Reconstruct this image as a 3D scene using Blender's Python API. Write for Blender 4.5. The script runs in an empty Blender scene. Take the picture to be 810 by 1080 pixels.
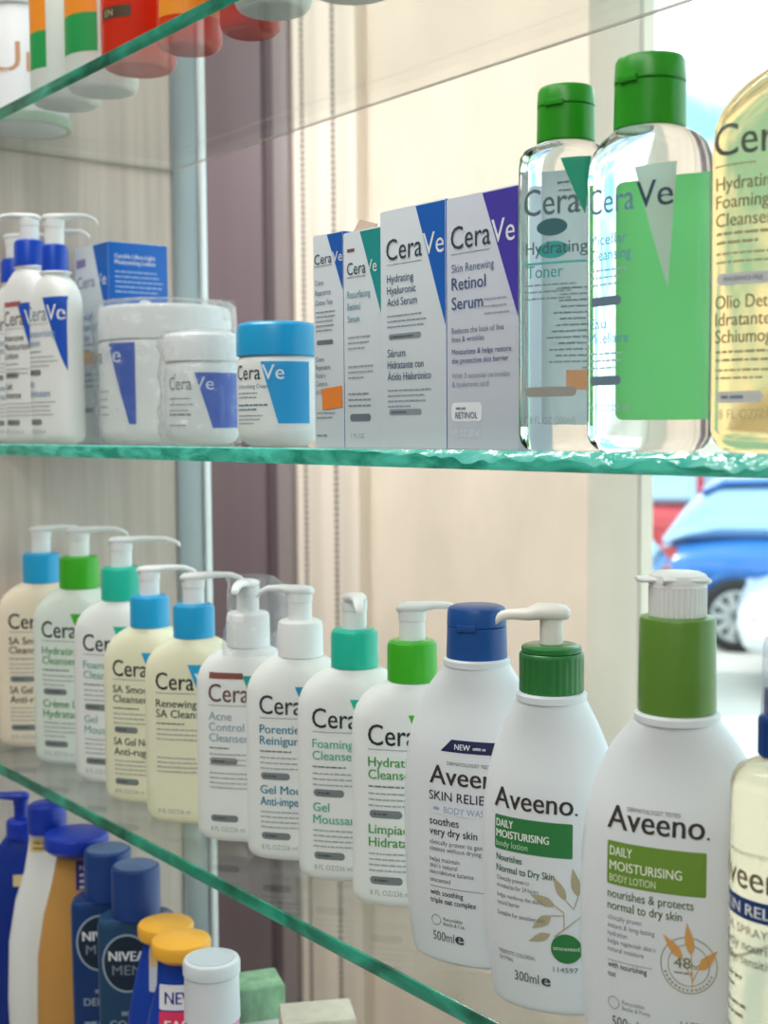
import bpy, bmesh, math, random
from mathutils import Vector, Matrix, noise
R = math.radians
rnd = random.Random(7)
scene = bpy.context.scene
col = scene.collection
EYE = 1.60                                   # eye height above the shop floor

# ------------------------------------------------------------ camera
cam_d = bpy.data.cameras.new('camera')
cam = bpy.data.objects.new('camera', cam_d); col.objects.link(cam)
cam_d.sensor_fit = 'VERTICAL'; cam_d.sensor_height = 36.0
cam_d.lens = 36.0 * 1385.2 / 1080.0
cam_d.clip_start = 0.02; cam_d.clip_end = 500
_a, _p, _r = R(37.6495), R(3.6694), R(-0.4317)
_fw = Vector((-math.cos(_a)*math.cos(_p), math.sin(_a)*math.cos(_p), -math.sin(_p)))
_rt = Vector((math.sin(_a), math.cos(_a), 0)); _up = _rt.cross(_fw)
_r2 = math.cos(_r)*_rt + math.sin(_r)*_up; _u2 = -math.sin(_r)*_rt + math.cos(_r)*_up
m = Matrix.Identity(4)
for i in range(3):
    m[i][0] = _r2[i]; m[i][1] = _u2[i]; m[i][2] = -_fw[i]
m[2][3] = EYE
cam.matrix_world = m
cam_d.dof.use_dof = True; cam_d.dof.focus_distance = 0.68; cam_d.dof.aperture_fstop = 11.5
scene.camera = cam

# ------------------------------------------------------------ view, sky, sun, lamps
vs = scene.view_settings
vs.view_transform = 'Standard'; vs.look = 'None'; vs.gamma = 1.0; vs.use_curve_mapping = False
vs.exposure = 0.0

W = bpy.data.worlds.new('sky'); scene.world = W; W.use_nodes = True
wn, wl = W.node_tree.nodes, W.node_tree.links
wn.clear()
tc = wn.new('ShaderNodeTexCoord')
mp = wn.new('ShaderNodeMapping'); mp.inputs['Scale'].default_value = (1.6, 1.6, 3.2)
wl.new(tc.outputs['Generated'], mp.inputs['Vector'])
nz = wn.new('ShaderNodeTexNoise'); nz.inputs['Scale'].default_value = 2.4; nz.inputs['Detail'].default_value = 7
nz.inputs['Roughness'].default_value = 0.55
wl.new(mp.outputs['Vector'], nz.inputs['Vector'])
cr = wn.new('ShaderNodeValToRGB')
cr.color_ramp.elements[0].position = 0.43; cr.color_ramp.elements[0].color = (0.22, 0.55, 0.66, 1)
cr.color_ramp.elements[1].position = 0.55; cr.color_ramp.elements[1].color = (1.0, 1.0, 1.0, 1)
wl.new(nz.outputs['Fac'], cr.inputs['Fac'])
bgn = wn.new('ShaderNodeBackground'); bgn.inputs['Strength'].default_value = 2.7
wl.new(cr.outputs['Color'], bgn.inputs['Color'])
wo = wn.new('ShaderNodeOutputWorld'); wl.new(bgn.outputs['Background'], wo.inputs['Surface'])

def lamp(name, kind, loc, rot, energy, color=(1, 1, 1), size=None):
    d = bpy.data.lights.new(name, kind); d.energy = energy; d.color = color
    if kind == 'AREA':
        d.shape = 'RECTANGLE'; d.size, d.size_y = size
    o = bpy.data.objects.new(name, d); col.objects.link(o)
    o.location = loc; o.rotation_euler = rot
    return o
sun = lamp('sun', 'SUN', (0, -5, 10), (R(42), 0, R(-25)), 2.6, (1, 0.97, 0.92)); sun.data.angle = R(2)
lamp('ceiling_lamp_a', 'AREA', (-0.3, -0.55, 2.74), (R(-12), 0, 0), 18.5, (1, 0.985, 0.96), (1.8, 0.5))
lamp('ceiling_lamp_b', 'AREA', (0.9, -1.3, 2.74), (0, 0, 0), 17, (1, 0.985, 0.96), (1.2, 1.2))
lamp('wall_fill_light', 'AREA', (-1.9, 0.35, 2.74), (R(28), 0, 0), 58, (1, 0.975, 0.95), (2.6, 0.4))  # unseen wash light, added to brighten the window wall behind the bottles

# ------------------------------------------------------------ materials
def lin(h):
    h = h.lstrip('#'); c = [int(h[i:i+2], 16)/255 for i in (0, 2, 4)]
    return tuple((x/12.92 if x <= 0.04045 else ((x+0.055)/1.055)**2.4) for x in c) + (1,)
MATS = {}
def mat(name, color='#ffffff', rough=0.4, metal=0.0, trans=0.0, ior=1.45, spec=None, coat=0.0, var=0.0, vscale=(8, 8, 8),
        bump=0.0, bscale=60.0, sss=0.0):
    """procedural principled material; var mixes a slightly darker tone in by noise"""
    if name in MATS: return MATS[name]
    mt = bpy.data.materials.new(name); mt.use_nodes = True
    N, L = mt.node_tree.nodes, mt.node_tree.links
    b = N['Principled BSDF']
    c = lin(color)
    b.inputs['Base Color'].default_value = c
    b.inputs['Roughness'].default_value = rough; b.inputs['Metallic'].default_value = metal
    b.inputs['Transmission Weight'].default_value = trans; b.inputs['IOR'].default_value = ior
    b.inputs['Coat Weight'].default_value = coat
    if sss:
        b.inputs['Subsurface Weight'].default_value = sss
        b.inputs['Subsurface Radius'].default_value = (0.012, 0.012, 0.010)
        b.inputs['Subsurface Scale'].default_value = 1.0
    if var or bump:
        t = N.new('ShaderNodeTexCoord'); mpp = N.new('ShaderNodeMapping')
        mpp.inputs['Scale'].default_value = vscale
        L.new(t.outputs['Object'], mpp.inputs['Vector'])
    if var:
        n = N.new('ShaderNodeTexNoise'); n.inputs['Scale'].default_value = 1.0; n.inputs['Detail'].default_value = 5
        L.new(mpp.outputs['Vector'], n.inputs['Vector'])
        mx = N.new('ShaderNodeMix'); mx.data_type = 'RGBA'
        mx.inputs['A'].default_value = c; mx.inputs['B'].default_value = tuple(x*(1-var) for x in c[:3]) + (1,)
        rmp = N.new('ShaderNodeMapRange'); rmp.inputs['From Min'].default_value = 0.35; rmp.inputs['From Max'].default_value = 0.65
        L.new(n.outputs['Fac'], rmp.inputs['Value']); L.new(rmp.outputs['Result'], mx.inputs['Factor'])
        L.new(mx.outputs['Result'], b.inputs['Base Color'])
    if bump:
        n2 = N.new('ShaderNodeTexNoise'); n2.inputs['Scale'].default_value = bscale; n2.inputs['Detail'].default_value = 3
        L.new(t.outputs['Object'], n2.inputs['Vector'])
        bp = N.new('ShaderNodeBump'); bp.inputs['Strength'].default_value = bump; bp.inputs['Distance'].default_value = 0.001
        L.new(n2.outputs['Fac'], bp.inputs['Height']); L.new(bp.outputs['Normal'], b.inputs['Normal'])
    MATS[name] = mt
    return mt

def thin_glass(name, tint, ior=1.5, rough=0.0, bump=0.0, bscale=90.0, haze=0.0):
    """clear sheet: transparent with Fresnel gloss"""
    if name in MATS: return MATS[name]
    mt = bpy.data.materials.new(name); mt.use_nodes = True
    N, L = mt.node_tree.nodes, mt.node_tree.links
    N.clear()
    out = N.new('ShaderNodeOutputMaterial'); tr = N.new('ShaderNodeBsdfTransparent'); gl = N.new('ShaderNodeBsdfGlossy')
    tr.inputs['Color'].default_value = tint; gl.inputs['Roughness'].default_value = rough
    # Schlick reflectance, the same from both sides of the sheet
    ge = N.new('ShaderNodeNewGeometry'); dp = N.new('ShaderNodeVectorMath'); dp.operation = 'DOT_PRODUCT'
    L.new(ge.outputs['Incoming'], dp.inputs[0]); L.new(ge.outputs['Normal'], dp.inputs[1])
    def mth(op, a, b):
        k = N.new('ShaderNodeMath'); k.operation = op; k.use_clamp = op in ('SUBTRACT', 'MULTIPLY_ADD')
        for i, q in enumerate((a, b)):
            if q is None: continue
            if isinstance(q, (int, float)): k.inputs[i].default_value = q
            else: L.new(q, k.inputs[i])
        return k
    f0 = ((ior-1)/(ior+1))**2
    om = mth('SUBTRACT', 1.0, mth('ABSOLUTE', dp.outputs['Value'], None).outputs[0])
    p5 = mth('POWER', om.outputs[0], 5.0)
    fr = mth('MULTIPLY_ADD', p5.outputs[0], 1-f0); fr.inputs[2].default_value = f0
    mx = N.new('ShaderNodeMixShader')
    L.new(fr.outputs[0], mx.inputs['Fac']); L.new(tr.outputs['BSDF'], mx.inputs[1]); L.new(gl.outputs['BSDF'], mx.inputs[2])
    last = mx
    if bump:
        t = N.new('ShaderNodeTexCoord'); n2 = N.new('ShaderNodeTexNoise'); n2.inputs['Scale'].default_value = bscale
        n2.inputs['Detail'].default_value = 3; n2.inputs['Distortion'].default_value = 1.0
        L.new(t.outputs['Object'], n2.inputs['Vector'])
        bp = N.new('ShaderNodeBump'); bp.inputs['Strength'].default_value = bump; bp.inputs['Distance'].default_value = 0.004
        L.new(n2.outputs['Fac'], bp.inputs['Height']); L.new(bp.outputs['Normal'], gl.inputs['Normal'])
        L.new(bp.outputs['Normal'], dp.inputs[1])
    if haze:
        df = N.new('ShaderNodeBsdfDiffuse'); df.inputs['Color'].default_value = (0.85, 0.87, 0.88, 1)
        tl = N.new('ShaderNodeBsdfTranslucent'); tl.inputs['Color'].default_value = (0.85, 0.87, 0.88, 1)
        m0 = N.new('ShaderNodeMixShader'); m0.inputs['Fac'].default_value = 0.5
        L.new(df.outputs['BSDF'], m0.inputs[1]); L.new(tl.outputs['BSDF'], m0.inputs[2])
        m2 = N.new('ShaderNodeMixShader'); m2.inputs['Fac'].default_value = haze
        L.new(mx.outputs['Shader'], m2.inputs[1]); L.new(m0.outputs['Shader'], m2.inputs[2]); last = m2
    L.new(last.outputs['Shader'], out.inputs['Surface'])
    MATS[name] = mt
    return mt

def glow_through(name, color, transl=0.5, gloss=0.12, rough=0.15, var=None, vscale=(20, 20, 20), bump=0.0):
    """diffuse + translucent + gloss: glass edges, label films, light-passing plastic"""
    if name in MATS: return MATS[name]
    mt = bpy.data.materials.new(name); mt.use_nodes = True
    N, L = mt.node_tree.nodes, mt.node_tree.links
    N.clear()
    out = N.new('ShaderNodeOutputMaterial'); df = N.new('ShaderNodeBsdfDiffuse'); tl = N.new('ShaderNodeBsdfTranslucent')
    gl = N.new('ShaderNodeBsdfGlossy'); gl.inputs['Roughness'].default_value = rough
    c = lin(color); df.inputs['Color'].default_value = c; tl.inputs['Color'].default_value = c
    if var or bump:
        t = N.new('ShaderNodeTexCoord'); mpp = N.new('ShaderNodeMapping'); mpp.inputs['Scale'].default_value = vscale
        n = N.new('ShaderNodeTexNoise'); n.inputs['Scale'].default_value = 1; n.inputs['Detail'].default_value = 4
        n.inputs['Distortion'].default_value = 0.6
        L.new(t.outputs['Object'], mpp.inputs['Vector']); L.new(mpp.outputs['Vector'], n.inputs['Vector'])
        if var:
            rp = N.new('ShaderNodeValToRGB')
            rp.color_ramp.elements[0].position = 0.36; rp.color_ramp.elements[0].color = lin(var)
            rp.color_ramp.elements[1].position = 0.62; rp.color_ramp.elements[1].color = c
            L.new(n.outputs['Fac'], rp.inputs['Fac'])
            L.new(rp.outputs['Color'], df.inputs['Color']); L.new(rp.outputs['Color'], tl.inputs['Color'])
        if bump:
            bp = N.new('ShaderNodeBump'); bp.inputs['Strength'].default_value = bump; bp.inputs['Distance'].default_value = 0.003
            L.new(n.outputs['Fac'], bp.inputs['Height']); L.new(bp.outputs['Normal'], gl.inputs['Normal'])
    m1 = N.new('ShaderNodeMixShader'); m1.inputs['Fac'].default_value = transl
    L.new(df.outputs['BSDF'], m1.inputs[1]); L.new(tl.outputs['BSDF'], m1.inputs[2])
    m2 = N.new('ShaderNodeMixShader'); m2.inputs['Fac'].default_value = gloss
    L.new(m1.outputs['Shader'], m2.inputs[1]); L.new(gl.outputs['BSDF'], m2.inputs[2])
    L.new(m2.outputs['Shader'], out.inputs['Surface'])
    MATS[name] = mt
    return mt

def wood_panel():
    mt = bpy.data.materials.new('pale_wood_laminate'); mt.use_nodes = True
    N, L = mt.node_tree.nodes, mt.node_tree.links; b = N['Principled BSDF']
    t = N.new('ShaderNodeTexCoord'); mpp = N.new('ShaderNodeMapping'); mpp.inputs['Scale'].default_value = (60, 60, 2.2)
    n = N.new('ShaderNodeTexNoise'); n.inputs['Scale'].default_value = 1.6; n.inputs['Detail'].default_value = 6; n.inputs['Distortion'].default_value = 0.4
    L.new(t.outputs['Object'], mpp.inputs['Vector']); L.new(mpp.outputs['Vector'], n.inputs['Vector'])
    rp = N.new('ShaderNodeValToRGB')
    rp.color_ramp.elements[0].position = 0.3; rp.color_ramp.elements[0].color = lin('#bfb0a5')
    rp.color_ramp.elements[1].position = 0.68; rp.color_ramp.elements[1].color = lin('#d3c5ba')
    L.new(n.outputs['Fac'], rp.inputs['Fac']); L.new(rp.outputs['Color'], b.inputs['Base Color'])
    b.inputs['Roughness'].default_value = 0.45
    return mt

WHITE = mat('white_plastic', '#f2f4f4', 0.32)
WARMWHITE = mat('warm_white_plastic', '#ece8e0', 0.35)
MILK = mat('milky_bottle_plastic', '#eef2f0', 0.33, sss=0.15)
YELLOWISH = mat('pale_yellow_gel_bottle', '#f0efd2', 0.3, sss=0.15)
CREAM = mat('cream_tinted_bottle', '#efe3cd', 0.33, sss=0.15)
GREENISH = mat('pale_green_milk_bottle', '#e3efe6', 0.33, sss=0.15)
AVW = mat('satin_white_bottle', '#e2e8ec', 0.28)
INK = {}
def ink(h):
    if h not in INK: INK[h] = mat('print_' + h.strip('#'), h, 0.5)
    return INK[h]
FILM = thin_glass('clear_shrink_film', (0.97, 0.98, 0.99, 1), 1.5, 0.06, 0.6, 90, 0.13)

# ------------------------------------------------------------ mesh helpers
def mk(name, verts, faces, material, parent=None, smooth=35, loc=None):
    me = bpy.data.meshes.new(name)
    me.from_pydata([tuple(v) for v in verts], [], faces)
    me.validate(); me.update()
    bm = bmesh.new(); bm.from_mesh(me); bmesh.ops.recalc_face_normals(bm, faces=bm.faces); bm.to_mesh(me); bm.free()
    if material is not None: me.materials.append(material)
    if smooth:
        me.shade_smooth(); me.set_sharp_from_angle(angle=R(smooth))
    o = bpy.data.objects.new(name, me); col.objects.link(o)
    if parent is not None: o.parent = parent
    if loc is not None: o.location = loc
    return o

def flat(name, verts, faces, material, parent):
    """printed sheet: keep winding"""
    me = bpy.data.meshes.new(name); me.from_pydata(verts, [], faces); me.update()
    me.materials.append(material)
    o = bpy.data.objects.new(name, me); col.objects.link(o); o.parent = parent
    return o

def sect(a, b, n, N):
    out = []
    for i in range(N):
        t = 2*math.pi*i/N
        c, s = math.cos(t), math.sin(t)
        out.append((a*math.copysign(abs(c)**(2/n), c), b*math.copysign(abs(s)**(2/n), s)))
    return out

def loft_vf(rings):
    N = len(rings[0]); v = [p for r in rings for p in r]; f = []
    for k in range(len(rings)-1):
        for i in range(N):
            j = (i+1) % N
            f.append((k*N+i, k*N+j, (k+1)*N+j, (k+1)*N+i))
    f.append(tuple(range(N-1, -1, -1))); f.append(tuple((len(rings)-1)*N+i for i in range(N)))
    return v, f

class Prof:
    """profile rows (z,a,b,n) in mm, linear between rows"""
    def __init__(s, rows): s.rows = rows
    def at(s, z):
        r = s.rows
        if z <= r[0][0]: return r[0][1:]
        for p, q in zip(r, r[1:]):
            if z <= q[0]:
                t = (z-p[0])/max(1e-9, q[0]-p[0])
                return tuple(p[i]+(q[i]-p[i])*t for i in (1, 2, 3))
        return r[-1][1:]
    def front(s, x, z, eps):
        a, b, n = s.at(z)
        a += eps; b += eps
        u = min(0.999, abs(x)/a)
        return (x/1000, -b*(1-u**n)**(1/n)/1000, z/1000)
    def back(s, x, z, eps):
        p = s.front(x, z, eps); return (-p[0], -p[1], p[2])
    def wrap(s, x, z, eps):
        a = s.at(z)[0]; t = x/a
        return ((a+eps)*math.sin(t)/1000, -(a+eps)*math.cos(t)/1000, z/1000)

def smooth_rows(pts, sub=4):
    """Catmull-Rom through (z,a,b,n) rows"""
    out = []
    P = [pts[0]] + list(pts) + [pts[-1]]
    for i in range(1, len(P)-2):
        p0, p1, p2, p3 = P[i-1], P[i], P[i+1], P[i+2]
        for k in range(sub):
            t = k/sub
            out.append(tuple(0.5*((2*p1[j]) + (-p0[j]+p2[j])*t + (2*p0[j]-5*p1[j]+4*p2[j]-p3[j])*t*t + (-p0[j]+3*p1[j]-3*p2[j]+p3[j])*t**3) for j in range(4)))
    out.append(tuple(pts[-1]))
    # keep z increasing
    res = [out[0]]
    for r in out[1:]:
        if r[0] > res[-1][0] + 1e-4: res.append(r)
    return res

def body(name, prof, material, parent, N=56, smooth=50):
    rings = []
    for z, a, b, n in prof.rows:
        rings.append([(x/1000, y/1000, z/1000) for x, y in sect(a, b, n, N)])
    v, f = loft_vf(rings)
    return mk(name, v, f, material, parent, smooth)

def lathe(name, rows, material, parent, N=36, x=0, y=0, smooth=35):
    rings = [[((x+r*math.cos(2*math.pi*i/N))/1000, (y+r*math.sin(2*math.pi*i/N))/1000, z/1000) for i in range(N)] for z, r in rows]
    v, f = loft_vf(rings)
    return mk(name, v, f, material, parent, smooth)

def ribbed(name, z0, z1, r, material, parent, ribs=40, depth=0.5, top=1.0):
    N = ribs*4; rings = []
    for z, dr, dp in ((z0, -0.4, 1), (z0+0.6, 0, 1), (z1-top-1.2, 0, 1), (z1-top-0.6, 0, 0), (z1-top*0.5, -0.3*top, 0), (z1, -top, 0)):
        rings.append([((r+dr-(depth*dp if (i % 4) in (2, 3) else 0))*math.cos(2*math.pi*i/N)/1000,
                       (r+dr-(depth*dp if (i % 4) in (2, 3) else 0))*math.sin(2*math.pi*i/N)/1000, z/1000) for i in range(N)])
    v, f = loft_vf(rings)
    return mk(name, v, f, material, parent, 30)

def boxm(name, x0, x1, y0, y1, z0, z1, material, parent=None, bev=0.0, mm=False):
    k = 0.001 if mm else 1.0
    bm = bmesh.new(); bmesh.ops.create_cube(bm, size=1)
    for v in bm.verts:
        v.co = Vector(((x0+x1)/2+v.co.x*(x1-x0), (y0+y1)/2+v.co.y*(y1-y0), (z0+z1)/2+v.co.z*(z1-z0)))*k
    if bev: bmesh.ops.bevel(bm, geom=list(bm.edges), offset=bev*k, segments=2, profile=0.6, affect='EDGES')
    me = bpy.data.meshes.new(name); bm.to_mesh(me); bm.free(); me.materials.append(material)
    if bev: me.shade_smooth(); me.set_sharp_from_angle(angle=R(40))
    o = bpy.data.objects.new(name, me); col.objects.link(o)
    if parent is not None: o.parent = parent
    return o

def thing(name, label, cat, loc, yaw=0, group=None):
    o = bpy.data.objects.new(name, None); col.objects.link(o); o.empty_display_size = 0.02
    o.location = loc; o.rotation_euler = (0, 0, R(yaw)); o['label'] = label; o['category'] = cat
    if group: o['group'] = group
    return o
def tag(o, label, cat, group=None):
    o['label'] = label; o['category'] = cat
    if group: o['group'] = group
    return o
def struct(o):
    o['kind'] = 'structure'; return o

# ------------------------------------------------------------ lettering
TCACHE = {}
def text_mesh(s, bold):
    key = (s, bold)
    if key in TCACHE: return TCACHE[key]
    cu = bpy.data.curves.new('lettering', 'FONT'); cu.body = s; cu.size = 1.0; cu.resolution_u = 3
    cu.fill_mode = 'FRONT'
    o = bpy.data.objects.new('lettering', cu)
    me = bpy.data.meshes.new_from_object(o)
    v = [(p.co.x, p.co.y) for p in me.vertices]; f = [tuple(q.vertices) for q in me.polygons]
    bpy.data.objects.remove(o); bpy.data.meshes.remove(me); bpy.data.curves.remove(cu)
    TCACHE[key] = (v, f)
    return v, f
CAP = None
def cap_h():
    global CAP
    if CAP is None:
        v, f = text_mesh('H', 0); CAP = max(p[1] for p in v)
    return CAP

class Print:
    """collects print for one thing, one mesh for each kind and colour"""
    def __init__(s, root, surf):
        s.root, s.surf, s.acc = root, surf, {}
    def _add(s, part, c, v, f, eps):
        xs = [p[0] for p in v]; zs = [p[1] for p in v]
        s.acc.setdefault((part, c), []).append(([min(xs), max(xs), min(zs), max(zs)], [s.surf(x, z, eps) for x, z in v], list(f)))
    def t(s, c, txt, x, z, h, w=None, bold=0.0, part='lettering', right=None):
        v, f = text_mesh(txt, 0)
        if not v: return
        k = h/cap_h(); x0 = min(p[0] for p in v); x1 = max(p[0] for p in v)
        kx = w/(x1-x0) if w else k
        if w is None and right is not None and (x1-x0)*k > right-x: kx = (right-x)/(x1-x0)
        pts = [(x+(p[0]-x0)*kx, z+p[1]*k) for p in v]
        if bold:      # heavier weight: struck twice, a hair apart
            b = bold*h*1.6
            s._add(part, c, [(p[0]-b, p[1]) for p in pts], f, 0.24); pts = [(p[0]+b, p[1]) for p in pts]
        s._add(part, c, pts, f, 0.32)
    def poly(s, c, pts, part='label_panel', eps=0.16, rows=14, cols=12):
        """convex outline filled with a grid that follows the surface"""
        zs = [p[1] for p in pts]; z0, z1 = min(zs), max(zs)
        cols = max(cols, int((max(p[0] for p in pts)-min(p[0] for p in pts))/1.6))
        cuts = sorted(set([z0+(z1-z0)*i/rows for i in range(rows+1)] + zs))
        v, f = [], []; prev = None
        for z in cuts:
            z_ = min(max(z, z0+1e-6), z1-1e-6); xs = []
            for p, q in zip(pts, pts[1:]+pts[:1]):
                if (p[1]-z_)*(q[1]-z_) <= 0 and abs(p[1]-q[1]) > 1e-9:
                    xs.append(p[0]+(q[0]-p[0])*(z_-p[1])/(q[1]-p[1]))
            xl, xr = min(xs), max(xs); b = len(v)
            v += [(xl+(xr-xl)*i/cols, z) for i in range(cols+1)]
            if prev is not None:
                for i in range(cols): f.append((prev+i, prev+i+1, b+i+1, b+i))
            prev = b
        s._add(part, c, v, f, eps)
    def rect(s, c, x, z, w, h, r=0.0, part='label_panel', eps=0.16):
        if not r: return s.poly(c, [(x, z), (x+w, z), (x+w, z+h), (x, z+h)], part, eps)
        pts = []
        for cx, cz, a0 in ((x+w-r, z+r, -90), (x+w-r, z+h-r, 0), (x+r, z+h-r, 90), (x+r, z+r, 180)):
            for k in range(5): pts.append((cx+r*math.cos(R(a0+k*22.5)), cz+r*math.sin(R(a0+k*22.5))))
        s.poly(c, pts, part, eps, rows=6)
    def oval(s, c, x, z, rx, rz, part='label_panel', eps=0.16):
        s.poly(c, [(x+rx*math.cos(2*math.pi*(i+0.5)/28), z+rz*math.sin(2*math.pi*(i+0.5)/28)) for i in range(28)], part, eps)
    def ring(s, c, x, z, r, w, part='emblem', rz=None):
        v, f = [], []; n = 40; rz = rz or r
        for i in range(n):
            t = 2*math.pi*i/n
            v += [(x+r*math.cos(t), z+rz*math.sin(t)), (x+(r-w)*math.cos(t), z+(rz-w)*math.sin(t))]
        for i in range(n):
            j = (i+1) % n; f.append((2*i, 2*j, 2*j+1, 2*i+1))
        s._add(part, c, v, f, 0.3)
    def leaf(s, c, x, z, l, w, ang, part='leaf_emblem', eps=0.3):
        ca, sa = math.cos(R(ang)), math.sin(R(ang)); pts = []
        prof = [(0, 0), (.15, .6), (.35, 1), (.6, .8), (.8, .4), (1, 0)]
        up = [(t*l, k*w/2) for t, k in prof]; dn = [(t*l, -k*w/2) for t, k in prof[-2:0:-1]]
        for px, pz in up+dn: pts.append((x+px*ca-pz*sa, z+px*sa+pz*ca))
        s.poly(c, pts, part, eps, rows=8, cols=3)
    def line(s, c, x0, z0, x1, z1, w, part='emblem'):
        d = math.hypot(x1-x0, z1-z0); nx, nz = -(z1-z0)/d*w/2, (x1-x0)/d*w/2; v, f = [], []; K = 6
        for k in range(K+1):
            t = k/K; x, z = x0+(x1-x0)*t, z0+(z1-z0)*t; v += [(x+nx, z+nz), (x-nx, z-nz)]
            if k: f.append((2*k-2, 2*k-1, 2*k+1, 2*k))
        s._add(part, c, v, f, 0.3)
    def fine(s, c, x, z, w, n, pitch, h=1.0, seed=0):
        """illegible small print: rows of word-length strokes going down from z"""
        rr = random.Random(seed*31+int(x*7)+int(z*13)); v, f = [], []
        for k in range(n):
            xx, zz = x, z-k*pitch; wend = x+w*(rr.uniform(0.75, 1.0) if k < n-1 else rr.uniform(0.45, 0.9))
            while xx < wend:
                ww = min(rr.uniform(1.5, 5.0)*h, wend-xx+0.3); b = len(v); K = 2
                for i in range(K+1):
                    v += [(xx+ww*i/K, zz), (xx+ww*i/K, zz+h*rr.uniform(0.85, 1.1))]
                    if i: f.append((b+2*i-2, b+2*i, b+2*i+1, b+2*i-1))
                xx += ww+0.55*h
        s._add('fine_print', c, v, f, 0.28)
    def done(s):
        for (part, c), items in s.acc.items():
            blocks = []                      # print that stands apart becomes a part of its own
            for bb, v, f in items:
                g = 0.3 if part.endswith(('panel', 'label')) else 4.5
                hit = [b for b in blocks if any(bb[0]-g < q[0][1] and bb[1]+g > q[0][0] and bb[2]-g < q[0][3] and bb[3]+g > q[0][2] for q in b)]
                new = [(bb, v, f)]
                for b in hit: new += b; blocks.remove(b)
                blocks.append(new)
            for b in blocks:
                V, F = [], []
                for _, v, f in b:
                    o = len(V); V += v; F += [tuple(i+o for i in q) for q in f]
                flat(part, V, F, ink(c) if isinstance(c, str) else c, s.root)

# ------------------------------------------------------------ shop shell
Z = lambda z: EYE + z
WOOD = wood_panel()
PLASTER = mat('warm_plaster', '#efe6d8', 0.8, var=0.10, vscale=(1.4, 1.4, 0.9), bump=0.15, bscale=40)
STONE = mat('beige_stone_cladding', '#eadfce', 0.7, var=0.16, vscale=(4.5, 4.5, 3.0), bump=0.12, bscale=25)
MAUVE = mat('mauve_grey_lacquer', '#75686e', 0.45, var=0.10, vscale=(12, 12, 0.5))
MAUVE2 = mat('dark_mauve_grey_lacquer', '#5d5258', 0.45)
GREYT = mat('warm_grey_frame', '#8f8788', 0.4)
ALU = mat('satin_aluminium', '#cfd6d8', 0.30, 0.65)
FLOORM = mat('grey_floor_tile', '#9a958e', 0.35, var=0.1, vscale=(2, 2, 2))
CEIL = mat('ceiling_white', '#f3f1ec', 0.8, var=0.04, vscale=(1, 1, 1))
ROOMW = mat('room_wall_paint', '#b4ada4', 0.75, var=0.05, vscale=(1, 1, 1))

struct(boxm('floor', -4.2, 3.2, -3.2, 1.68, -0.1, 0.0, FLOORM))
struct(boxm('ceiling', -4.2, 3.2, -3.2, 1.68, 2.8, 2.95, CEIL))
struct(boxm('wall_back', -4.2, 3.2, -3.3, -3.2, -0.1, 2.95, ROOMW))
struct(boxm('wall_right', 3.2, 3.3, -3.3, 1.68, -0.1, 2.95, ROOMW))
struct(boxm('wall_far', -4.3, -4.2, -3.3, 1.68, -0.1, 2.95, ROOMW))
# window wall: solid part, pilaster and column, then the opening
struct(boxm('wall_window_side', -4.2, -1.424, 1.50, 1.655, -0.1, 2.95, STONE, bev=0.006))
struct(boxm('wall_window_head', -1.424, 3.2, 1.50, 1.655, 2.55, 2.95, STONE))
struct(boxm('wall_window_sill', -1.424, 3.2, 1.50, 1.655, -0.3, 0.35, STONE))
struct(boxm('trim_1', -2.200, -1.990, 1.475, 1.505, 0.0, 2.8, PLASTER, bev=0.003))                  # cream pilaster behind the bead chain
mc = struct(boxm('trim_2', -2.66, -2.292, 1.46, 1.505, 0.0, 2.8, MAUVE, bev=0.003))               # mauve column
struct(boxm('trim_3', -2.292, -2.252, 1.468, 1.505, 0.0, 2.8, MAUVE2, bev=0.002))
struct(boxm('trim_4', -2.252, -2.200, 1.462, 1.505, 0.0, 2.8, GREYT, bev=0.004))
# window: pane and slim frame
wf = struct(boxm('window_1', -1.424, 3.2, 1.60, 1.64, 0.35, 0.40, ALU))
boxm('window_head_rail', -1.424, 3.2, 1.60, 1.64, 2.50, 2.55, ALU, wf)
boxm('window_mullion', 1.0, 1.05, 1.60, 1.64, 0.40, 2.50, ALU, wf)
boxm('window_pane', -1.424, 1.0, 1.617, 1.623, 0.40, 2.50, thin_glass('window_glass', (0.97, 0.99, 0.98, 1)), wf)
boxm('window_pane', 1.05, 3.2, 1.617, 1.623, 0.40, 2.50, MATS['window_glass'], wf)
# end panel of the display with its aluminium corner post
struct(boxm('wall_left', -1.165, -1.135, 0.30, 0.6225, 0.0, 2.8, WOOD))
po = struct(boxm('trim_5', -1.165, -1.137, 0.6225, 0.652, 0.0, 2.8, mat('pale_blue_grey_frame', '#9ba4a6', 0.3, 0.3), bev=0.002))
boxm('bright_edge_strip', -1.165, -1.134, 0.652, 0.659, 0.0, 2.8, mat('polished_edge', '#eef3f4', 0.2, 0.2), po, bev=0.001)
boxm('dark_joint', -1.136, -1.1335, 0.6205, 0.6235, 0.0, 2.8, mat('joint_grey', '#8d8f90', 0.5), po)

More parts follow.
